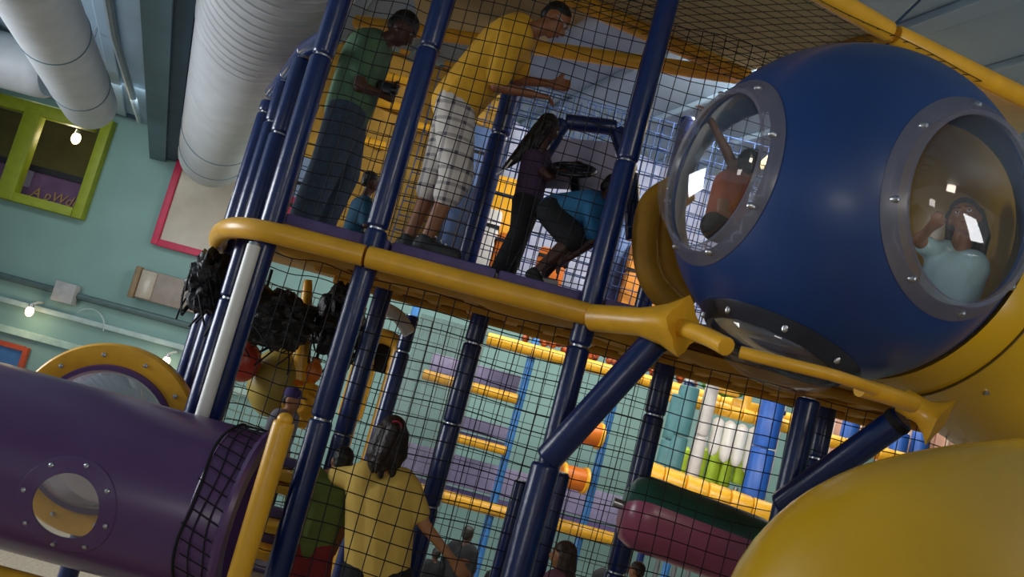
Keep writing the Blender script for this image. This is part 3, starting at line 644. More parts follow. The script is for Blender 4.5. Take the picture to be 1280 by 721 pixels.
def lump(c, rad, amp, seed, f=4.):
    bm = bmesh.new(); bmesh.ops.create_icosphere(bm, subdivisions=4, radius=1)
    for i, v in enumerate(bm.verts):
        v.index = i; k = 1+amp*mnoise.noise(v.co*f+Vector((seed, 0, 0)))+amp*.6*mnoise.noise(v.co*f*2.6+Vector((0, seed, 0)))
        v.co = Vector((v.co.x*rad[0], v.co.y*rad[1], v.co.z*rad[2]))*k
    V = [v.co+Vector(c) for v in bm.verts]; Fc = [[v.index for v in f_.verts] for f_ in bm.faces]; bm.free(); return V, Fc
o = mk('leafy_mascot_plant', lump(q, (.3, .2, .16), .35, 3), mat('leaf_green', '4f8a34', .6, .3, .3, 9), None, 60); o.name = 'plastic_foliage'; tag(o, 'small clump of green plastic foliage above the knobbly beam', 'foliage')
# grey band of far columns behind the rollers
for i, (px, py, m, lb) in enumerate(((862, 480, mat('grey_pillar', ''), 'grey far column at left of foliage clump'), (893, 480, WHITE, 'white slim far column behind the foliage clump'), (975, 515, WHITE, 'white slim far column beside royal blue pillar'))):
    p = W(px, py, 11.0); t = thing('slim_column', lb, 'column', (p.x, p.y, p.z-2)); mk('shaft', g_pad((p.x, p.y, p.z-2), (p.x, p.y, p.z+.5), .06), m, t); mk('collar', g_lathe((p.x, p.y, p.z), (0, 0, 1), [(.05, -.04), (.075, -.02), (.075, .02), (.05, .04)], 16), NAVY, t)
# pink panels, navy slabs and beams far right
PINK = mat('pink_panel', 'd8a890', .6, .1)
for i, (px, py, w_, h_) in enumerate(((1055, 545, .62, 1.3), (1130, 565, .7, 1.1), (1200, 560, .7, 1.0))):
    p = W(px, py, 11.5); t = thing('pink_panel', ['pale pink far panel behind the black navy post', 'pale pink far panel behind the far diagonal brace', 'pale pink far panel above the yellow slide'][i], 'panel', (p.x, p.y, p.z-h_/2))
    mk('board', g_box(p, (w_, .08, h_), None, .02), PINK, t)
    mk('leg', g_box((p.x, p.y, (p.z-h_/2)/2), (.08, .06, p.z-h_/2)), PINK, t)
    for k in (-1, 0, 1): mk('groove_strip', g_box(p+Vector((k*w_*.3, -.05, 0)), (.05, .03, h_*.95), None, .008), mat('pink_light', 'e6c8b4', .6), t)
for i, (px, py) in enumerate(((1063, 535), (1122, 562), (1148, 562))):
    p = W(px, py, 11.2); tag(mk('navy_slab', g_pad(p-Vector((0, 0, .2)), p+Vector((0, 0, .22)), .11), mat('royal_vinyl', '')), ['royal blue foam block beside the black navy post', 'royal blue foam block between brace and slide', 'royal blue foam block above the yellow slide rim'][i], 'foam block')
bt2 = thing('far_beam', 'knobbly yellow far beam crossing the pink panels', 'beam', W(1090, 560, 11.0))
p0, p1 = W(1035, 550, 11.0), W(1200, 592, 11.0)
for i in range(8): mk('foam_sleeve', g_pad(p0+(p1-p0)*(i/8), p0+(p1-p0)*((i+.95)/8), .085), YEL, bt2)
p0, p1 = W(1040, 590, 10.8), W(1160, 622, 10.8)
for i in range(5): mk('foam_sleeve', g_pad(p0+(p1-p0)*(i/5), p0+(p1-p0)*((i+.95)/5), .075), YEL, bt2)
# pink and green roller
p0, p1 = W(790, 636, 5.4), W(950, 696, 5.4)
rt = thing('big_roller', 'large padded roller, dark green above and pink below', 'roller', (p0+p1)/2-Vector((0, 0, .3)))
ax = (p1-p0).normalized(); Lr = (p1-p0).length
def half(a0, a1, m, nm):
    x, y, _ = basis(ax)
    mk(nm, g_lathe(p0, ax, [(.0015, -.06), (.12, -.055), (.19, -.02), (.222, .05), (.225, .1), (.225, Lr-.05), (.21, Lr), (.001, Lr)], 24, None, a0, a1), m, rt)
half(-.38, math.pi-.38, mat('dark_green_vinyl', '1f5248', .35, .1, .1, 6, coat=.2), 'green_half'); half(math.pi-.38, 2*math.pi-.38, mat('pink_vinyl', 'a85472', .33, .1, .1, 6, coat=.3), 'pink_half')
mk('axle', g_tube([p0-ax*.12, p1+ax*.12], .03, 10), METAL, rt)
sp_ = W(800, 572, 8); sp0 = thing('striped_pole', 'thin pole with lime and orange sleeves beside the big roller', 'pole', (sp_.x, 8, 0))
mk('lime_sleeve', g_pad((sp_.x, 8, sp_.z+.01), (sp_.x, 8, sp_.z+.2), .035), LIME, sp0); mk('orange_sleeve', g_pad((sp_.x, 8, sp_.z-.22), (sp_.x, 8, sp_.z), .035), ORANGE, sp0); mk('pole', g_tube([(sp_.x, 8, 0), (sp_.x, 8, sp_.z)], .02, 8), METAL, sp0)

# ------------------------------------------------------------------ inside the left bay below the deck
def bundle(px, py, Y, rad, label, seed):
    c = W(px, py, Y); t = thing('net_bundle', label, 'netting', c-Vector((0, 0, rad[2])))
    mk('folds', lump(c, rad, .32, seed, 3.2), BLACK, t, 50)
    gs = []
    for k in range(26):
        a = random.uniform(0, 6.28); b_ = random.uniform(-.9, .9); P = []
        for s in range(7): P.append(c+Vector((rad[0]*1.06*math.cos(a+s*.12)*math.cos(b_), rad[1]*1.06*math.sin(a+s*.12)*math.cos(b_), rad[2]*1.1*math.sin(b_)-.03*s)))
        gs.append(g_tube(P, .007, 4, False))
    mk('loose_cord', gs, NETC, t, 0, fixn=False)
bundle(262, 352, 5.6, (.13, .14, .20), 'shaggy bundle of black netting outside the left corner posts', 1)
bundle(342, 398, 6.0, (.27, .22, .20), 'broad black net bundle beside the yellow pillar', 2)
bundle(425, 400, 6.3, (.17, .2, .26), 'tall black net bundle between yellow pillar and navy post', 5)
pl = thing('yellow_pillar', 'tapering yellow padded pillar between the black net bundles', 'pillar', W(378, 520, 6.4))
q = [W(385, 350, 6.4), W(383, 375, 6.4), W(380, 405, 6.4), W(377, 440, 6.4), W(373, 478, 6.4)]
mk('cone', g_tube(smoothpath(q), [.03+.05*min(1, i/24) for i in range(25)], 14), YEL, pl)
mk('base', lump(W(378, 505, 6.4), (.17, .14, .16), .2, 8), YEL, pl); mk('base_tie', g_lathe(W(373, 478, 6.4), (0, 0, 1), [(.08, -.02), (.1, 0), (.08, .02)], 16), ORANGE, pl)
for px, py, Y, r, m, lb, nm in ((305, 452, 6.2, .115, mat('red_vinyl', 'b8402c', .35), 'red hanging punch ball beside the corner post', 'punch_ball'), (346, 478, 6.45, .205, mat('olive_yellow_vinyl', 'a08a3a', .45), 'large olive yellow punch ball behind the red ball', 'punch_ball'), (391, 465, 6.4, .066, ORANGE, 'small orange punch ball behind the yellow pillar', 'punch_ball')):
    c = W(px, py, Y); t = thing(nm, lb, 'ball', c-Vector((0, 0, r)), None)
    mk('ball', g_ell(c, (r, r, r*1.25), None, 28, 18), m, t); mk('cord', g_tube([c+Vector((0, 0, r*1.2)), Vector((c.x, c.y, 3.45))], .012, 6), NETC, t); mk('collar', g_lathe(c+Vector((0, 0, r*1.2)), (0, 0, 1), [(.03, -.03), (.035, .02), (.001, .04)], 12), m, t)
vnet('pale fine net inside left bay above purple tunnel', W(275, 500, 7.2).x, W(400, 500, 7.2).x, 7.2, .05, 3.4, .07, r=.005, m=mat('pale_cord', '8fa08c', .8), sub=6)
# steps between tunnel flange and post
for i, (px, py) in enumerate(((352, 590), (349, 605), (341, 655), (331, 686))):
    c = W(px, py, 5.3); t = thing('step_pad', ['topmost', 'second highest', 'third highest', 'lowest'][i]+' small yellow step pad behind the tunnel end flange', 'step', c-Vector((0, 0, .04)), 'yellow steps behind the tunnel flange')
    mk('pad', g_box(c, (.2, .35, .055), None, .018), YEL, t); mk('riser', g_box(c+Vector((0, .1, .05)), (.19, .14, .05), None, .012), PURPAD, t)
# things right of the second post
c0, c1_ = W(474, 382, 6.5), W(512, 417, 6.5); wt = thing('white_bolster', 'short white foam tube slanting between the navy posts', 'bolster', c1_)
mk('sleeve', g_tube(smoothpath([c0, (c0+c1_)/2+Vector((.02, 0, .03)), c1_]), .05, 12), WHITE, wt); mk('end_tie', g_lathe(c0, c1_-c0, [(.045, -.01), (.054, .01), (.045, .03)], 14), METAL, wt)
ar = thing('yellow_arch', 'yellow padded arch with black block as its shaded opening behind the navy post', 'arch', W(485, 455, 7.4))
mk('arch_pad', g_tube(smoothpath([W(458, 455, 7.4), W(462, 428, 7.4), W(478, 420, 7.4), W(498, 432, 7.4), W(493, 458, 7.4)]), .065, 14), YEL, ar)
for px_, py_ in ((458, 455), (493, 458)): q = W(px_, py_, 7.4); mk('leg', g_tube([q, (q.x, q.y, 0)], .06, 12), YEL, ar)
mk('opening', g_box(W(476, 446, 7.5), (.22, .06, .26), None, .03), BLACK, ar)  # solid black block stands in for the shade inside the arch
fg = W(447, 485, 8.5); fgo = thing('flag_panel', 'purple banner panel in a yellow frame beside the navy post', 'banner', fg-Vector((0, 0, .26)))
mk('panel', g_box(fg, (.13, .04, .46)), PURPAD, fgo); mk('pole', g_tube([fg+Vector((0, .03, 0)), (fg.x, fg.y+.03, 0)], .03, 8), NAVY, fgo)
for dx in (-.09, .09): mk('frame_side', g_box(fg+Vector((dx, 0, 0)), (.05, .06, .54), None, .01), YEL, fgo)
mk('frame_bottom', g_box(fg+Vector((0, -.01, -.25)), (.22, .06, .08), None, .01), YEL, fgo)

# ------------------------------------------------------------------ upper background behind the deck
ux0, ux1 = W(385, 100, 8.2).x, W(625, 150, 8.2).x
o = mk('canvas_wall', g_quadgrid(lambda u, v: (ux0+(ux1-ux0)*u, 8.2+.05*math.sin(14*u)+.03*math.sin(9*v), 3.9+2.03*v), 40, 10), OLIVE, None, 60, fixn=False)
tag(o, 'ochre canvas wall behind the green shirted man', 'canvas')
rg_i = 0
for (px, py, l, lb) in ((520, 66, .30, 'rung right beside chin of man in green'), (492, 98, .3, 'rung below chest of man in green'), (475, 52, .2, 'rung behind shoulder of man in green'), (490, 132, .3, 'rung beside the black handheld camera'), (532, 160, .26, 'rung behind waist of boy in yellow shirt'), (575, 84, .3, 'rung behind back of boy in yellow shirt'), (462, 178, .3, 'rung beside the loose jeans')):
    c = W(px, py, 8.15); t = thing('yellow_rung', 'short yellow '+lb, 'rung', c, 'yellow rungs on the ochre canvas')
    mk('sleeve', g_pad(c-Vector((l/2, 0, 0)), c+Vector((l/2, 0, 0)), .045), YEL, t); mk('tie', g_lathe(c, (1, 0, 0), [(.038, -.012), (.05, 0), (.038, .012)], 12), NETC, t)
cx0, cx1 = W(585, 200, 9.3).x, W(985, 250, 9.3).x
o = mk('pale_curtain', g_quadgrid(lambda u, v: (cx0+(cx1-cx0)*u, 9.3+.07*math.sin(46*u)+.04*math.sin(5*v+9*u), 3.75+2.15*v), 160, 8), mat('pale_blue_cloth', 'c2c8dc', .8, .12, .1, 3), None, 60, fixn=False)
tag(o, 'pale blue grey curtain hanging behind the nets of the deck', 'curtain')
for i, (a_, b_, m, lb) in enumerate(((W(690, 115, 8.9), W(800, 165, 8.9), mat('dusty_pink', 'b8929c', .6), 'dusty pink slanting beam before the pale curtain'), (W(640, 70, 8.9), W(820, 150, 8.9), mat('slate_blue', '566e98', .6), 'slate blue slanting beam before the pale curtain'))):
    t = thing('slanting_beam', lb, 'beam', (a_+b_)/2); n_ = 4
    for k in range(n_): mk('foam_sleeve', g_pad(a_+(b_-a_)*(k/n_), a_+(b_-a_)*((k+.97)/n_), .06), m, t)
for px, py, w_, h_, m, lb in ((600, 195, .3, .5, mat('slate_blue', ''), 'slate blue foam block behind plaid shorts'), (632, 248, .28, .34, YEL, 'yellow foam block beside the dark upper post'), (613, 285, .15, .3, WHITE, 'white foam block low beside the dark upper post'), (628, 303, .1, .14, ORANGE, 'tiny orange foam block behind the girl in purple'),
                        (690, 325, .25, .16, ORANGE, 'orange foam block under the crouching child'), (806, 345, .34, .62, mat('amber_vinyl', 'd08a34', .5, .3, .2, 12), 'amber padded block between navy post and sphere'), (800, 275, .3, .4, mat('slate_blue', ''), 'slate blue foam block beside the sphere window'), (385, 235, .35, .5, mat('grey_blue_cloth', '7f93ac', .8), 'grey blue foam block behind the jeans'), (375, 262, .2, .16, MAG, 'magenta foam block at the deck corner')):
    YB = 7.42+.27*{195: 2, 248: 1, 285: 0, 303: 0, 325: 0, 345: 0, 275: 1, 235: 1, 262: 0}[py]; c = W(px, py, YB); top = c.z+h_/2; t = thing('foam_block', lb, 'foam block', (c.x, YB, 3.7))
    mk('block', g_box((c.x, YB, (top+3.7)/2), (w_, .24, top-3.7), None, .03), m, t); mk('strap', g_box((c.x, YB, c.z), (w_*1.02, .25, .03)), NETC, t)
rdk = tag(mk('rear_deck', g_box((.3, 7.48, 3.68), (5.2, 1.3, .04)), PURPAD), 'purple rear deck behind the play deck', 'deck')
# yellow padded hoop between deck and sphere
hp = thing('entry_hoop', 'yellow canvas entry hoop between the navy post and the sphere', 'hoop', W(830, 340, 4.95))
mk('hoop_pad', g_tube(smoothpath([W(842, 235, 5.0), W(815, 255, 4.98), W(806, 300, 4.96), W(815, 350, 4.95), W(848, 388, 4.95)]), .075, 14), YELD, hp)
mk('hoop_lining', g_tube(smoothpath([W(858, 240, 5.12), W(838, 260, 5.1), W(830, 300, 5.1), W(838, 345, 5.08), W(865, 380, 5.05)]), .07, 12), YELD, hp)
# steering station
DK = 5.45
ss = thing('steering_station', 'navy padded hoop with dark steering wheel and pale panel on deck', 'play console', W(720, 300, DK))
hp_ = [W(648, 262, DK), W(672, 205, DK), W(705, 152, DK), W(770, 160, DK), W(788, 215, DK), W(792, 300, DK)]
for i in range(5): mk('hoop_sleeve', g_pad(hp_[i]+(hp_[i+1]-hp_[i])*.02, hp_[i+1], .052), NAVY, ss)
mk('panel', g_quadgrid(lambda u, v: tuple((W(700, 172, DK)*(1-u)+W(765, 178, DK)*u)*(1-v)+(W(672, 235, DK)*(1-u)+W(782, 240, DK)*u)*v), 6, 6), mat('mauve_panel', 'a09ab0', .6), ss, 0, fixn=False)
wc = W(716, 212, DK-.25); wa = Vector((-.15, -.45, .8)).normalized(); x, y, _ = basis(wa); DARKP = mat('black_plastic', '121216', .35)
mk('wheel_rim', g_tube([wc+(x*math.cos(t)+y*math.sin(t))*.135 for t in [2*math.pi*i/32 for i in range(32)]], .016, 10, False, True), DARKP, ss)
for k in range(3): t = k*2.094+.5; mk('spoke', g_tube([wc, wc+(x*math.cos(t)+y*math.sin(t))*.13], .012, 8), DARKP, ss)
mk('hub', g_lathe(wc, wa, [(.001, -.03), (.035, -.03), (.035, .015), (.001, .02)], 14), DARKP, ss); mk('column', g_tube([wc, W(728, 300, DK)], .03, 10), DARKP, ss)
wire = tag(mk('roof_wire', g_tube([rf+Vector((0, 0, .05)), WZ(1150, 0, CEIL-.02), WZ(1152, -8, CEIL-.01)], .008, 6), STEELD), 'thin dark wire from yellow roof rail up to ceiling', 'wire')

# ------------------------------------------------------------------ people
def remesh(gs, voxel, it):
    V, Fc = join(gs); me = bpy.data.meshes.new('tmp'); me.from_pydata(V, [], Fc)
    bm = bmesh.new(); bm.from_mesh(me); bmesh.ops.recalc_face_normals(bm, faces=bm.faces); bm.to_mesh(me); bm.free()
    o = bpy.data.objects.new('tmp', me); COL.objects.link(o)
    r = o.modifiers.new('r', 'REMESH'); r.mode = 'VOXEL'; r.voxel_size = voxel
    s = o.modifiers.new('s', 'SMOOTH'); s.factor = .5; s.iterations = it
    dg = bpy.context.evaluated_depsgraph_get(); m2 = bpy.data.meshes.new_from_object(o.evaluated_get(dg))
    V = [v.co.copy() for v in m2.vertices]; Fc = [list(p.vertices) for p in m2.polygons]
    bpy.data.objects.remove(o); bpy.data.meshes.remove(me); bpy.data.meshes.remove(m2); return V, Fc
SKIN = {k: mat('skin_'+k, h, .5, .06, .03, 20) for k, h in (('light', 'b98058'), ('mid', '8f5c3c'), ('deep', '4a2c20'))}
HAIR = mat('black_hair', '14100e', .5, .4, .5, 40); HAIRB = mat('brown_hair', '3a2616', .5, .4, .5, 40)
EYEW = mat('eye_white', 'd8d4cc', .3); EYED = mat('eye_dark', '120c08', .3); LIP = mat('lip', '7a3c34', .5)
def lerp(a, b, t): return a*(1-t)+b*t
def headparts(c, fwd, upv, s):
    f = Vector(fwd).normalized(); u = Vector(upv); u = (u-f*u.dot(f)).normalized(); r = f.cross(u)
    P = lambda a, b, d: c+(r*a+f*b+u*d)*s
    ax = (r, f, u)
    g = [g_ell(P(0, -.012, .022), (.076*s, .095*s, .092*s), ax), g_ell(P(0, .022, -.045), (.056*s, .062*s, .066*s), ax), g_ell(P(0, .045, -.088), (.03*s, .03*s, .024*s), ax),
         g_cap(P(0, .085, .008), P(0, .106, -.028), .009*s, .014*s), g_ell(P(0, .082, -.058), (.024*s, .013*s, .012*s), ax), g_ell(P(0, .078, .03), (.05*s, .014*s, .011*s), ax)]
    for sg in (-1, 1): g.append(g_ell(P(.077*sg, -.005, -.012), (.012*s, .022*s, .034*s), ax, 12, 8))
    return g, P, ax
def hand(w, d, n, s, curl=.5, side=1):
    """w wrist, d direction of the fingers, n palm normal"""
    d = Vector(d).normalized(); n = Vector(n); n = (n-d*n.dot(d)).normalized(); a = d.cross(n)*side; g = []
    for k, o in enumerate((-.03, -.01, .01, .03)):
        b_ = w+d*.085*s+a*o*s; g.append(g_cap(w+a*o*.6*s+d*.01*s, b_, .016*s, .013*s, 10))
        L = (.062, .074, .07, .054)[k]*s; m_ = b_+(d*math.cos(curl*.6)+n*math.sin(curl*.6))*L*.55; e = m_+(d*math.cos(curl*1.6)+n*math.sin(curl*1.6))*L*.5
        g.append(g_cap(b_, m_, .0105*s, .0095*s, 8)); g.append(g_cap(m_, e, .0095*s, .008*s, 8))
    tb_ = w+d*.03*s-a*.03*s; tm = tb_+(d*.6-a*.75+n*.25)*.04*s; te = tm+(d*.9-a*.2+n*.3)*.035*s
    g.append(g_cap(tb_, tm, .014*s, .012*s, 8)); g.append(g_cap(tm, te, .012*s, .009*s, 8)); return g
def person(label, J, s, skin, shirt, pants, shoes=None, hair=HAIR, hairstyle='short', fwd=(1, 0, 0), hup=(0, 0, 1), sleeve=.5, pleg=1., group=None, glasses=False, curl=.6, loose=1., detail=True, cap_m=None):
    J = {k: Vector(v) for k, v in J.items()}
    pel = lerp(J['hipL'], J['hipR'], .5); che = lerp(J['shL'], J['shR'], .5)
    t = thing('person', label, 'person', Vector((pel.x, pel.y, min(v.z for v in J.values()))), group)
    sk = SKIN[skin]; hd, P, ax = headparts(J['head'], fwd, hup, s)
    g = list(hd); g.append(g_cap(lerp(che, J['head'], .1), J['head']-ax[2]*.05*s, .058*s, .05*s))
    tor = lambda k: [g_cap(lerp(J['hipL'], pel, .15), lerp(J['shL'], che, .38), .098*s*k, .098*s*k), g_cap(lerp(J['hipR'], pel, .15), lerp(J['shR'], che, .38), .098*s*k, .098*s*k), g_cap(pel, lerp(pel, che, .85), .11*s*k, .118*s*k), g_cap(lerp(J['shL'], che, .1), lerp(J['shR'], che, .1), .062*s*k, .062*s*k)]
    g += tor(.9)
    for S, sd in (('L', 1), ('R', -1)):
        sh, el, ha = J['sh'+S], J['el'+S], J['ha'+S]
        g += [g_cap(sh, el, .048*s, .038*s), g_cap(el, ha, .038*s, .025*s)]
        hdv = (ha-el).normalized(); pn = Vector(J.get('palm'+S, Vector((0, 0, -1)))); g += hand(ha, hdv, pn, s, curl, sd)
        hi, kn, an = J['hip'+S], J['kn'+S], J['an'+S]; toe = J.get('toe'+S, an+Vector(fwd).normalized()*.17*s-Vector((0, 0, .04*s)))
        g += [g_cap(hi, kn, .085*s, .056*s), g_cap(kn, lerp(kn, an, .35), .054*s, .056*s), g_cap(lerp(kn, an, .35), an, .055*s, .036*s), g_cap(an-Vector((0, 0, .02*s)), toe, .036*s, .03*s)]
    body = mk('body', remesh(g, .0105*s if detail else .016, 3), sk, t, 80)
    # shirt
    c = tor(1.06*loose)
    for S in 'LR':
        e = lerp(J['sh'+S], J['el'+S], min(1, sleeve/.62) if sleeve < .62 else 1); c.append(g_cap(J['sh'+S], e, .066*s*loose, (.058 if sleeve < .9 else .05)*s*loose))
        if sleeve > .9: c.append(g_cap(J['el'+S], lerp(J['el'+S], J['ha'+S], .92), .052*s, .038*s))
    mk('shirt', remesh(c, .013*s if detail else .018, 3), shirt, t, 80)
    c = [g_cap(J['hipL'], J['hipR'], .116*s, .116*s), g_cap(pel, lerp(pel, che, .18), .125*s, .118*s)]
    pl_ = min(loose, 1.2)
    for S in 'LR':
        if pleg > .55: c += [g_cap(J['hip'+S], J['kn'+S], .108*s*pl_, .088*s*pl_), g_cap(J['kn'+S], lerp(J['kn'+S], J['an'+S], (pleg-.5)*2*.96), .086*s*pl_, .074*s*pl_)]
        else: c.append(g_cap(J['hip'+S], lerp(J['hip'+S], J['kn'+S], pleg*2), .108*s*loose, .1*s*loose))
    mk('trousers' if pleg > .75 else 'shorts', remesh(c, .013*s if detail else .018, 3), pants, t, 80)
    if shoes:
        for S in 'LR':
            an = J['an'+S]; toe = J.get('toe'+S, an+Vector(fwd).normalized()*.17*s-Vector((0, 0, .04*s)))
            dn = Vector((0, 0, 1)); he = an-(toe-an).normalized()*.03*s
            sh_ = mk('shoe', remesh([g_cap(he-dn*.035*s, toe-dn*.0*s, .046*s, .043*s), g_cap(an, an-dn*.03*s, .05*s, .05*s), g_cap(toe-dn*.005, lerp(an, toe, .5)-dn*.02*s, .045*s, .046*s)], .011*s, 2), shoes, t, 80)
            a_, b_ = he-dn*.075*s, Vector((toe.x, toe.y, he.z-.06*s)); mk('sole', g_tube([a_-(b_-a_).normalized()*.03*s, a_, b_, b_+(b_-a_).normalized()*.035*s], [.02*s, .03*s, .03*s, .02*s], 12), mat('sole_grey', '9a9692', .7), sh_)
            for kk in range(3): q_ = lerp(an, toe, .3+.18*kk)+dn*(.045-.008*kk)*s; mk('lace', g_tube([q_-ax[0]*.028*s, q_+dn*.006*s, q_+ax[0]*.028*s], .005*s, 5), WHITE, sh_)
    # face
    if detail:
        for sg in (-1, 1):
            e = mk('eye', g_ell(P(.03*sg, .0785, .008), (.0125*s, .008*s, .008*s), ax, 12, 8), EYEW, t); mk('iris', g_ell(P(.03*sg, .0855, .008), (.006*s, .003*s, .006*s), ax, 10, 6), EYED, e)
            mk('eyebrow', g_cap(P(.014*sg, .09, .03), P(.046*sg, .08, .032), .004*s, .003*s, 6), hair, t)
        mk('mouth', g_ell(P(0, .092, -.058), (.02*s, .004*s, .006*s), ax, 12, 8), LIP, t)
    # hair
    hg = [g_ell(P(0, -.022, .04), (.082*s, .098*s, .088*s), ax)]
    if hairstyle == 'short': hg.append(g_ell(P(0, -.06, -.01), (.068*s, .055*s, .06*s), ax))
    if hairstyle == 'buzz': hg = [g_ell(P(0, -.02, .038), (.078*s, .094*s, .082*s), ax), g_ell(P(0, -.055, .0), (.066*s, .055*s, .06*s), ax)]
    if hairstyle in ('long', 'tail'):
        for k in range(9):
            a0 = math.pi*(.05+.9*k/8); o_ = Vector((math.cos(a0)*.07, -.02-math.sin(a0)*.065, 0)); w_ = .02*math.sin(k*2.3)
            hg.append(g_cap(P(o_.x, o_.y, .03), P(o_.x*1.12+w_, o_.y*1.12-.01, -.10+w_), .034*s, .034*s)); hg.append(g_cap(P(o_.x*1.12+w_, o_.y*1.12-.01, -.10+w_), P(o_.x*1.05-w_, o_.y*1.15-.01, (-.22 if hairstyle == 'long' else -.19)+w_*2), .034*s, .016*s))
    ho = mk('hair', remesh(hg, .009*s if detail else .014, 2), hair, t, 80)
    if hairstyle == 'tail':
        q0 = P(.0, -.10, .07); mk('pony_tail', remesh([g_cap(q0, P(-.02, -.16, .05), .03*s, .045*s), g_cap(P(-.02, -.16, .05), P(-.04, -.175, -.08), .046*s, .04*s), g_cap(P(-.04, -.175, -.08), P(-.05, -.15, -.2), .04*s, .012*s)], .01*s, 2), hair, ho)
        b_ = mk('hair_band', g_lathe(P(-.005, -.118, .068), ax[1]*-1, [(.026*s, -.012*s), (.036*s, 0), (.026*s, .012*s)], 16), MAG, ho)
    if cap_m:
        co = mk('cap', g_lathe(P(0, -.018, .045), ax[2], [(.096*s, -.01), (.096*s, .02*s), (.08*s, .06*s), (.04*s, .085*s), (.001, .09*s)], 24), cap_m, t); mk('brim', g_ell(P(0, .1, .045), (.06*s, .06*s, .008*s), ax), cap_m, co)
    if glasses:
        for sg in (-1, 1):
            cc = P(.034*sg, .098, .006); mk('glasses_rim', g_tube([cc+ax[0]*.026*s*math.cos(a)+ax[2]*.02*s*math.sin(a) for a in [2*math.pi*i/16 for i in range(16)]], .0025*s, 6, False, True), METAL, t); mk('glasses_temple', g_tube([P(.06*sg, .095, .01), P(.08*sg, .0, .005)], .0025*s, 6), METAL, t)
        mk('glasses_bridge', g_tube([P(-.008, .1, .008), P(.008, .1, .008)], .0025*s, 6), METAL, t)
    return t, P
def stand(px, py, Y, H, yaw, z0=None):
    """upright pose; px,py is the head centre"""
    h = W(px, py, Y)
    if z0 is not None: H = (h.z-z0)/(1-.12/1.72)
    s = H/1.72; f = Vector((math.sin(yaw), math.cos(yaw), 0)); r = Vector((math.cos(yaw), -math.sin(yaw), 0)); zz = h.z+.12*s-H
    q = lambda a, b, z: Vector((h.x, h.y, zz))+(r*a+f*b)*s+Vector((0, 0, z*s))
    J = dict(head=h, shL=q(-.17, -.03, 1.40), shR=q(.17, -.03, 1.40), elL=q(-.22, -.04, 1.12), elR=q(.22, -.04, 1.12), haL=q(-.21, .06, .88), haR=q(.21, .06, .88), hipL=q(-.085, -.03, .92), hipR=q(.085, -.03, .92), knL=q(-.095, -.01, .5), knR=q(.095, -.01, .5), anL=q(-.1, -.05, .09), anR=q(.1, -.05, .09), palmL=r*1, palmR=-r)
    return J, s, f
DNM = mat('denim', '2f3d4e', .85, .2, .2, 30); BLK = mat('black_cloth', '15161a', .85, .2, .1, 20)
# man in green
Yg = 5.5
J = dict(head=W(504, 37, Yg), shL=W(468, 60, Yg+.17), shR=W(455, 62, Yg-.17), elL=W(470, 108, Yg+.2), elR=W(449, 108, Yg-.22), haL=W(485, 112, Yg+.1), haR=W(474, 116, Yg-.12), hipL=W(436, 138, Yg+.09), hipR=W(434, 138, Yg-.09), palmL=(0, -1, 0), palmR=(0, 1, 0))
for S, dy, dx in (('L', .12, .06), ('R', -.1, -.04)):
    h = J['hip'+S]; J['kn'+S] = Vector((h.x+dx+.02, Yg+dy, DZ+.47)); J['an'+S] = Vector((h.x+dx-.03, Yg+dy, DZ+.09))
person('man in green t-shirt and loose jeans looking down on the deck', J, 1.0, 'deep', mat('green_shirt', '4a6a50', .85, .1, .1, 12), DNM, mat('dark_shoe', '1c1a1a', .6), fwd=(.86, -.1, -.55), hup=(.5, 0, .85), sleeve=.35, loose=1.3)
hq = W(481, 110, Yg-.1); ph = thing('handheld_camera', 'small black camera held by the man in green', 'camera', hq-Vector((0, 0, .04))); mk('case', g_box(hq, (.1, .05, .07), None, .01), DARKP, ph); mk('lens', g_lathe(hq, (1, 0, 0), [(.025, .04), (.025, .08), (.02, .085), (.001, .083)], 14), DARKP, ph)
# boy in yellow shirt
Yb = 5.12
J = dict(head=W(694, 26, Yb), shL=W(648, 42, Yb+.18), shR=W(636, 48, Yb-.18), elL=W(648, 100, Yb+.2), elR=W(620, 108, Yb-.2), haL=W(690, 105, Yb+.12), haR=W(668, 118, Yb-.12), hipL=W(572, 128, Yb+.09), hipR=W(568, 130, Yb-.09), palmL=(0, -1, -.3), palmR=(0, .5, -1))
J['knL'] = W(548, 215, Yb+.1); J['knR'] = W(570, 222, Yb-.08)
J['anL'] = Vector((W(515, 282, Yb+.1).x, Yb+.1, DZ+.10)); J['anR'] = Vector((W(536, 286, Yb-.06).x, Yb-.06, DZ+.10))
for S in 'LR': J['toe'+S] = J['an'+S]+Vector((.19, -.05, -.045))
person('bespectacled boy in yellow t-shirt and white plaid shorts leaning forward', J, .98, 'mid', mat('yellow_shirt', 'd9a32a', .85, .08, .1, 12), plaid('plaid_shorts', 'cfc7bf', '55505a', 11), mat('charcoal_shoe', '2a2a2c', .6), hairstyle='buzz', fwd=(.80, -.12, -.58), hup=(.55, 0, .82), sleeve=.5, pleg=.64, glasses=True, loose=1.34, curl=.7)
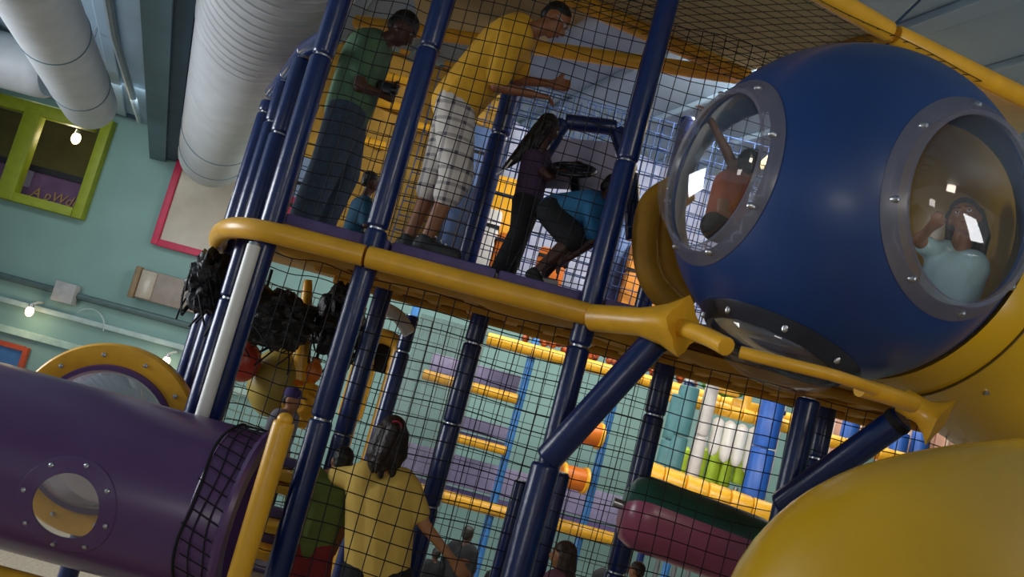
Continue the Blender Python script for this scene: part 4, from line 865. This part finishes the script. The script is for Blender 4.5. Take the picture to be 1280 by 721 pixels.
# girl in purple
Yp = 5.3
J = dict(head=W(686, 160, Yp), shL=W(676, 198, Yp+.1), shR=W(664, 202, Yp-.1), elL=W(694, 216, Yp+.12), elR=W(686, 222, Yp-.12), haL=W(712, 208, Yp+.06), haR=W(706, 214, Yp-.06), hipL=W(664, 250, Yp+.06), hipR=W(656, 252, Yp-.06))
J['knL'] = W(652, 288, Yp+.08); J['knR'] = W(650, 288, Yp-.06); J['anL'] = Vector((W(640, 318, Yp+.1).x, Yp+.1, DZ+.07)); J['anR'] = Vector((W(628, 322, Yp-.06).x, Yp-.06, DZ+.07))
girl, _P = person('girl with long dark hair and purple top holding the steering wheel', J, .70, 'deep', mat('purple_top', '46304e', .85), BLK, mat('white_trainer', 'a8a4a0', .6), hairstyle='long', fwd=(.85, .45, -.15), hup=(.35, 0, 1), sleeve=.2, loose=1.05)
hx = girl; mk('hair_trail', remesh([g_cap(W(676, 160, Yp), W(655, 188, Yp), .05, .05), g_cap(W(655, 188, Yp), W(628, 212, Yp), .05, .012), g_cap(W(660, 180, Yp), W(640, 200, Yp+.02), .05, .02)], .012, 2), HAIR, hx); mk('hair_ribbon', g_tube(smoothpath([W(640, 200, Yp-.05), W(630, 212, Yp-.05), W(620, 218, Yp-.05)]), .006, 6), WHITE, hx)
# crouching child in blue
Yk = 5.08
J = dict(head=W(768, 238, Yk), shL=W(746, 254, Yk+.12), shR=W(738, 262, Yk-.12), elL=W(752, 296, Yk+.14), elR=W(742, 300, Yk-.14), haL=W(720, 318, Yk+.08), haR=W(712, 322, Yk-.1), hipL=W(694, 262, Yk+.07), hipR=W(690, 266, Yk-.07))
J['knL'] = W(722, 292, Yk+.1); J['knR'] = W(716, 298, Yk-.1); J['anL'] = Vector((W(682, 322, Yk+.1).x, Yk+.1, DZ+.07)); J['anR'] = Vector((W(672, 328, Yk-.1).x, Yk-.1, DZ+.07))
person('crouching child in bright blue t-shirt with dark shorts on the deck', J, .78, 'deep', mat('blue_shirt', '2f74a4', .85, .1, .1, 12), BLK, mat('dark_shoe', ''), fwd=(.85, -.2, -.45), hup=(.5, 0, .85), sleeve=.5, pleg=.5, loose=1.1)
# child in dark teal behind
h = W(464, 228, 5.95); s = .62; f = Vector((.9, .4, 0)).normalized(); rr_ = Vector((f.y, -f.x, 0)); hz = DZ+.10
J = dict(head=h, shL=h-rr_*.1-f*.02-Vector((0, 0, .17)), shR=h+rr_*.1-f*.02-Vector((0, 0, .17)), hipL=Vector((h.x-.03, h.y+.05, hz)), hipR=Vector((h.x-.03, h.y-.05, hz)))
for S, g_ in (('L', -1), ('R', 1)):
    J['el'+S] = J['sh'+S]+rr_*g_*.04+f*.03-Vector((0, 0, .15)); J['ha'+S] = J['el'+S]+f*.12-Vector((0, 0, .03)); J['kn'+S] = J['hip'+S]+f*.2+rr_*g_*.06+Vector((0, 0, .04)); J['an'+S] = J['kn'+S]+f*.02-rr_*g_*.08-Vector((0, 0, .08)); J['toe'+S] = J['an'+S]+f*.09
person('small child in dark teal shirt sitting low behind navy post on deck', J, s, 'deep', mat('dark_teal_shirt', '21506a', .85), BLK, fwd=f, detail=False)
# people in the sphere
Ys = 4.42
J = dict(head=W(936, 208, Ys+.1), shL=W(924, 225, Ys+.16), shR=W(906, 232, Ys-.08), elL=W(908, 188, Ys+.1), elR=W(902, 262, Ys-.1), haL=W(888, 150, Ys+.02), haR=W(922, 280, Ys-.1), hipL=W(912, 285, Ys+.1), hipR=W(896, 282, Ys-.04), knL=W(940, 290, Ys+.05), knR=W(935, 300, Ys-.05), anL=W(960, 330, Ys+.1), anR=W(950, 335, Ys), palmL=(-1, -.3, 0))
person('child in rust orange shirt raising an arm inside left bubble window', J, .74, 'mid', mat('rust_shirt', 'a04a22', .85), BLK, fwd=(.4, .7, .2), hup=(.1, 0, 1), sleeve=.25)
Yr = 4.15
J = dict(head=W(1206, 272, Yr), shL=W(1172, 318, Yr+.1), shR=W(1222, 338, Yr-.06), elL=W(1148, 300, Yr), elR=W(1205, 380, Yr), haL=W(1160, 288, Yr-.1), haR=W(1180, 390, Yr), hipL=W(1160, 400, Yr+.12), hipR=W(1190, 410, Yr), knL=W(1120, 400, Yr), knR=W(1130, 420, Yr), anL=W(1100, 380, Yr+.1), anR=W(1110, 390, Yr+.2), palmL=(0, 1, 0))
person('child in pale blue shirt lying behind right bubble window', J, .86, 'mid', mat('pale_blue_shirt', 'a8ccd4', .85), BLK, hairstyle='long', fwd=(-.55, -.80, .05), hup=(-.35, -.1, .9), sleeve=.4)
# woman in yellow and boy in green below the deck
Yw = 5.2
J = dict(head=W(488, 545, Yw), shL=W(444, 598, Yw), shR=W(512, 610, Yw), elL=W(412, 594, Yw+.08), elR=W(530, 655, Yw), haL=W(396, 592, Yw+.14), haR=W(566, 700, Yw+.05), hipL=W(452, 712, Yw), hipR=W(490, 720, Yw), palmL=(0, 0, -1), palmR=(0, 1, 0))
for S in 'LR': h = J['hip'+S]; zz = h.z-1.30; J['kn'+S] = h-Vector((0, 0, zz*.5)); J['an'+S] = h-Vector((0, -.03, zz))
person('dark haired woman in pale yellow t-shirt seen from behind below deck', J, 1.0, 'light', mat('pale_yellow_shirt', 'dcb85a', .85, .06, .1, 12), BLK, hairstyle='tail', fwd=(-.25, .95, 0), hup=(0, 0, 1), sleeve=.42, hair=mat('dark_brown_hair', '21140f', .5, .4, .5, 40), loose=1.1)
J, s, f = stand(428, 577, 5.3, 1.32, -.15, 1.22)
for S, dx in (('L', -.05), ('R', .0)): J['sh'+S] += Vector((dx-.04, 0, .02)); J['hip'+S] += Vector((-.06, 0, 0)); J['el'+S] += Vector((-.05, 0, 0)); J['ha'+S] += Vector((-.06, 0, 0))
person('boy in green t-shirt and red trousers beside woman in yellow', J, s*1.02, 'mid', mat('leaf_shirt', '5e6c30', .85, .1, .1, 12), mat('red_trousers', '7c2026', .85), fwd=f, sleeve=.5, loose=1.12)
J, s, f = stand(703, 694, 5.5, 1.5, -1.1, .98)
person('girl with long brown hair facing sideways under the branching brace', J, s, 'light', mat('mauve_shirt', '8a5a70', .85), BLK, hair=HAIRB, hairstyle='long', fwd=f, sleeve=.5)
J, s, f = stand(795, 713, 6.2, 1.3, -.9, 1.22)
person('brown haired child below the pink and green roller', J, s, 'light', mat('grey_shirt', '7a7a80', .85), BLK, hair=HAIRB, fwd=f, sleeve=.5)
for px, py, H, lb, yaw in ((585, 668, 1.5, 'far dark figure standing before the low yellow shelf', .4), (545, 692, 1.3, 'far dark figure beside the outstretched arm', -.3), (628, 706, 1.2, 'far small figure beside the light blue post', .2), (768, 702, 1.35, 'far dark figure beside the brown haired child', 0)):
    J, s, f = stand(px, py, 10.6, H, yaw, 0)
    person(lb, J, s, 'deep', mat('dark_grey_shirt', '17181c', .9), BLK, fwd=f, detail=False)
J, s, f = stand(366, 500, 5.9, 1.05, 1.9, 1.6)
person('small child with purple cap beside the tunnel end flange', J, s, 'light', mat('pale_grey_shirt', '8e8c9a', .85), DNM, fwd=f, detail=False, cap_m=mat('purple_cap', '4c3c78', .8))
sb = thing('step_box', 'grey block under the child with purple cap', 'block', (J['anL'].x, 5.9, 1.22)); mk('box', g_box((J['anL'].x, 5.9, 1.40), (.5, .5, .36), None, .02), FLOORM, sb); mk('top_pad', g_box((J['anL'].x, 5.9, 1.59), (.48, .48, .02), None, .005), PURPAD, sb)
# lower walkway that carries the people below the deck
lw = thing('lower_walkway', 'low grey walkway under the deck', 'deck', (.2, 5.6, 1.1)); mk('slab', g_box((.3, 5.75, 1.16), (3.6, 1.9, .12), None, .02), FLOORM, lw); mk('edge_pad', g_pad((-1.5, 4.82, 1.16), (2.1, 4.82, 1.16), .07), YEL, lw)
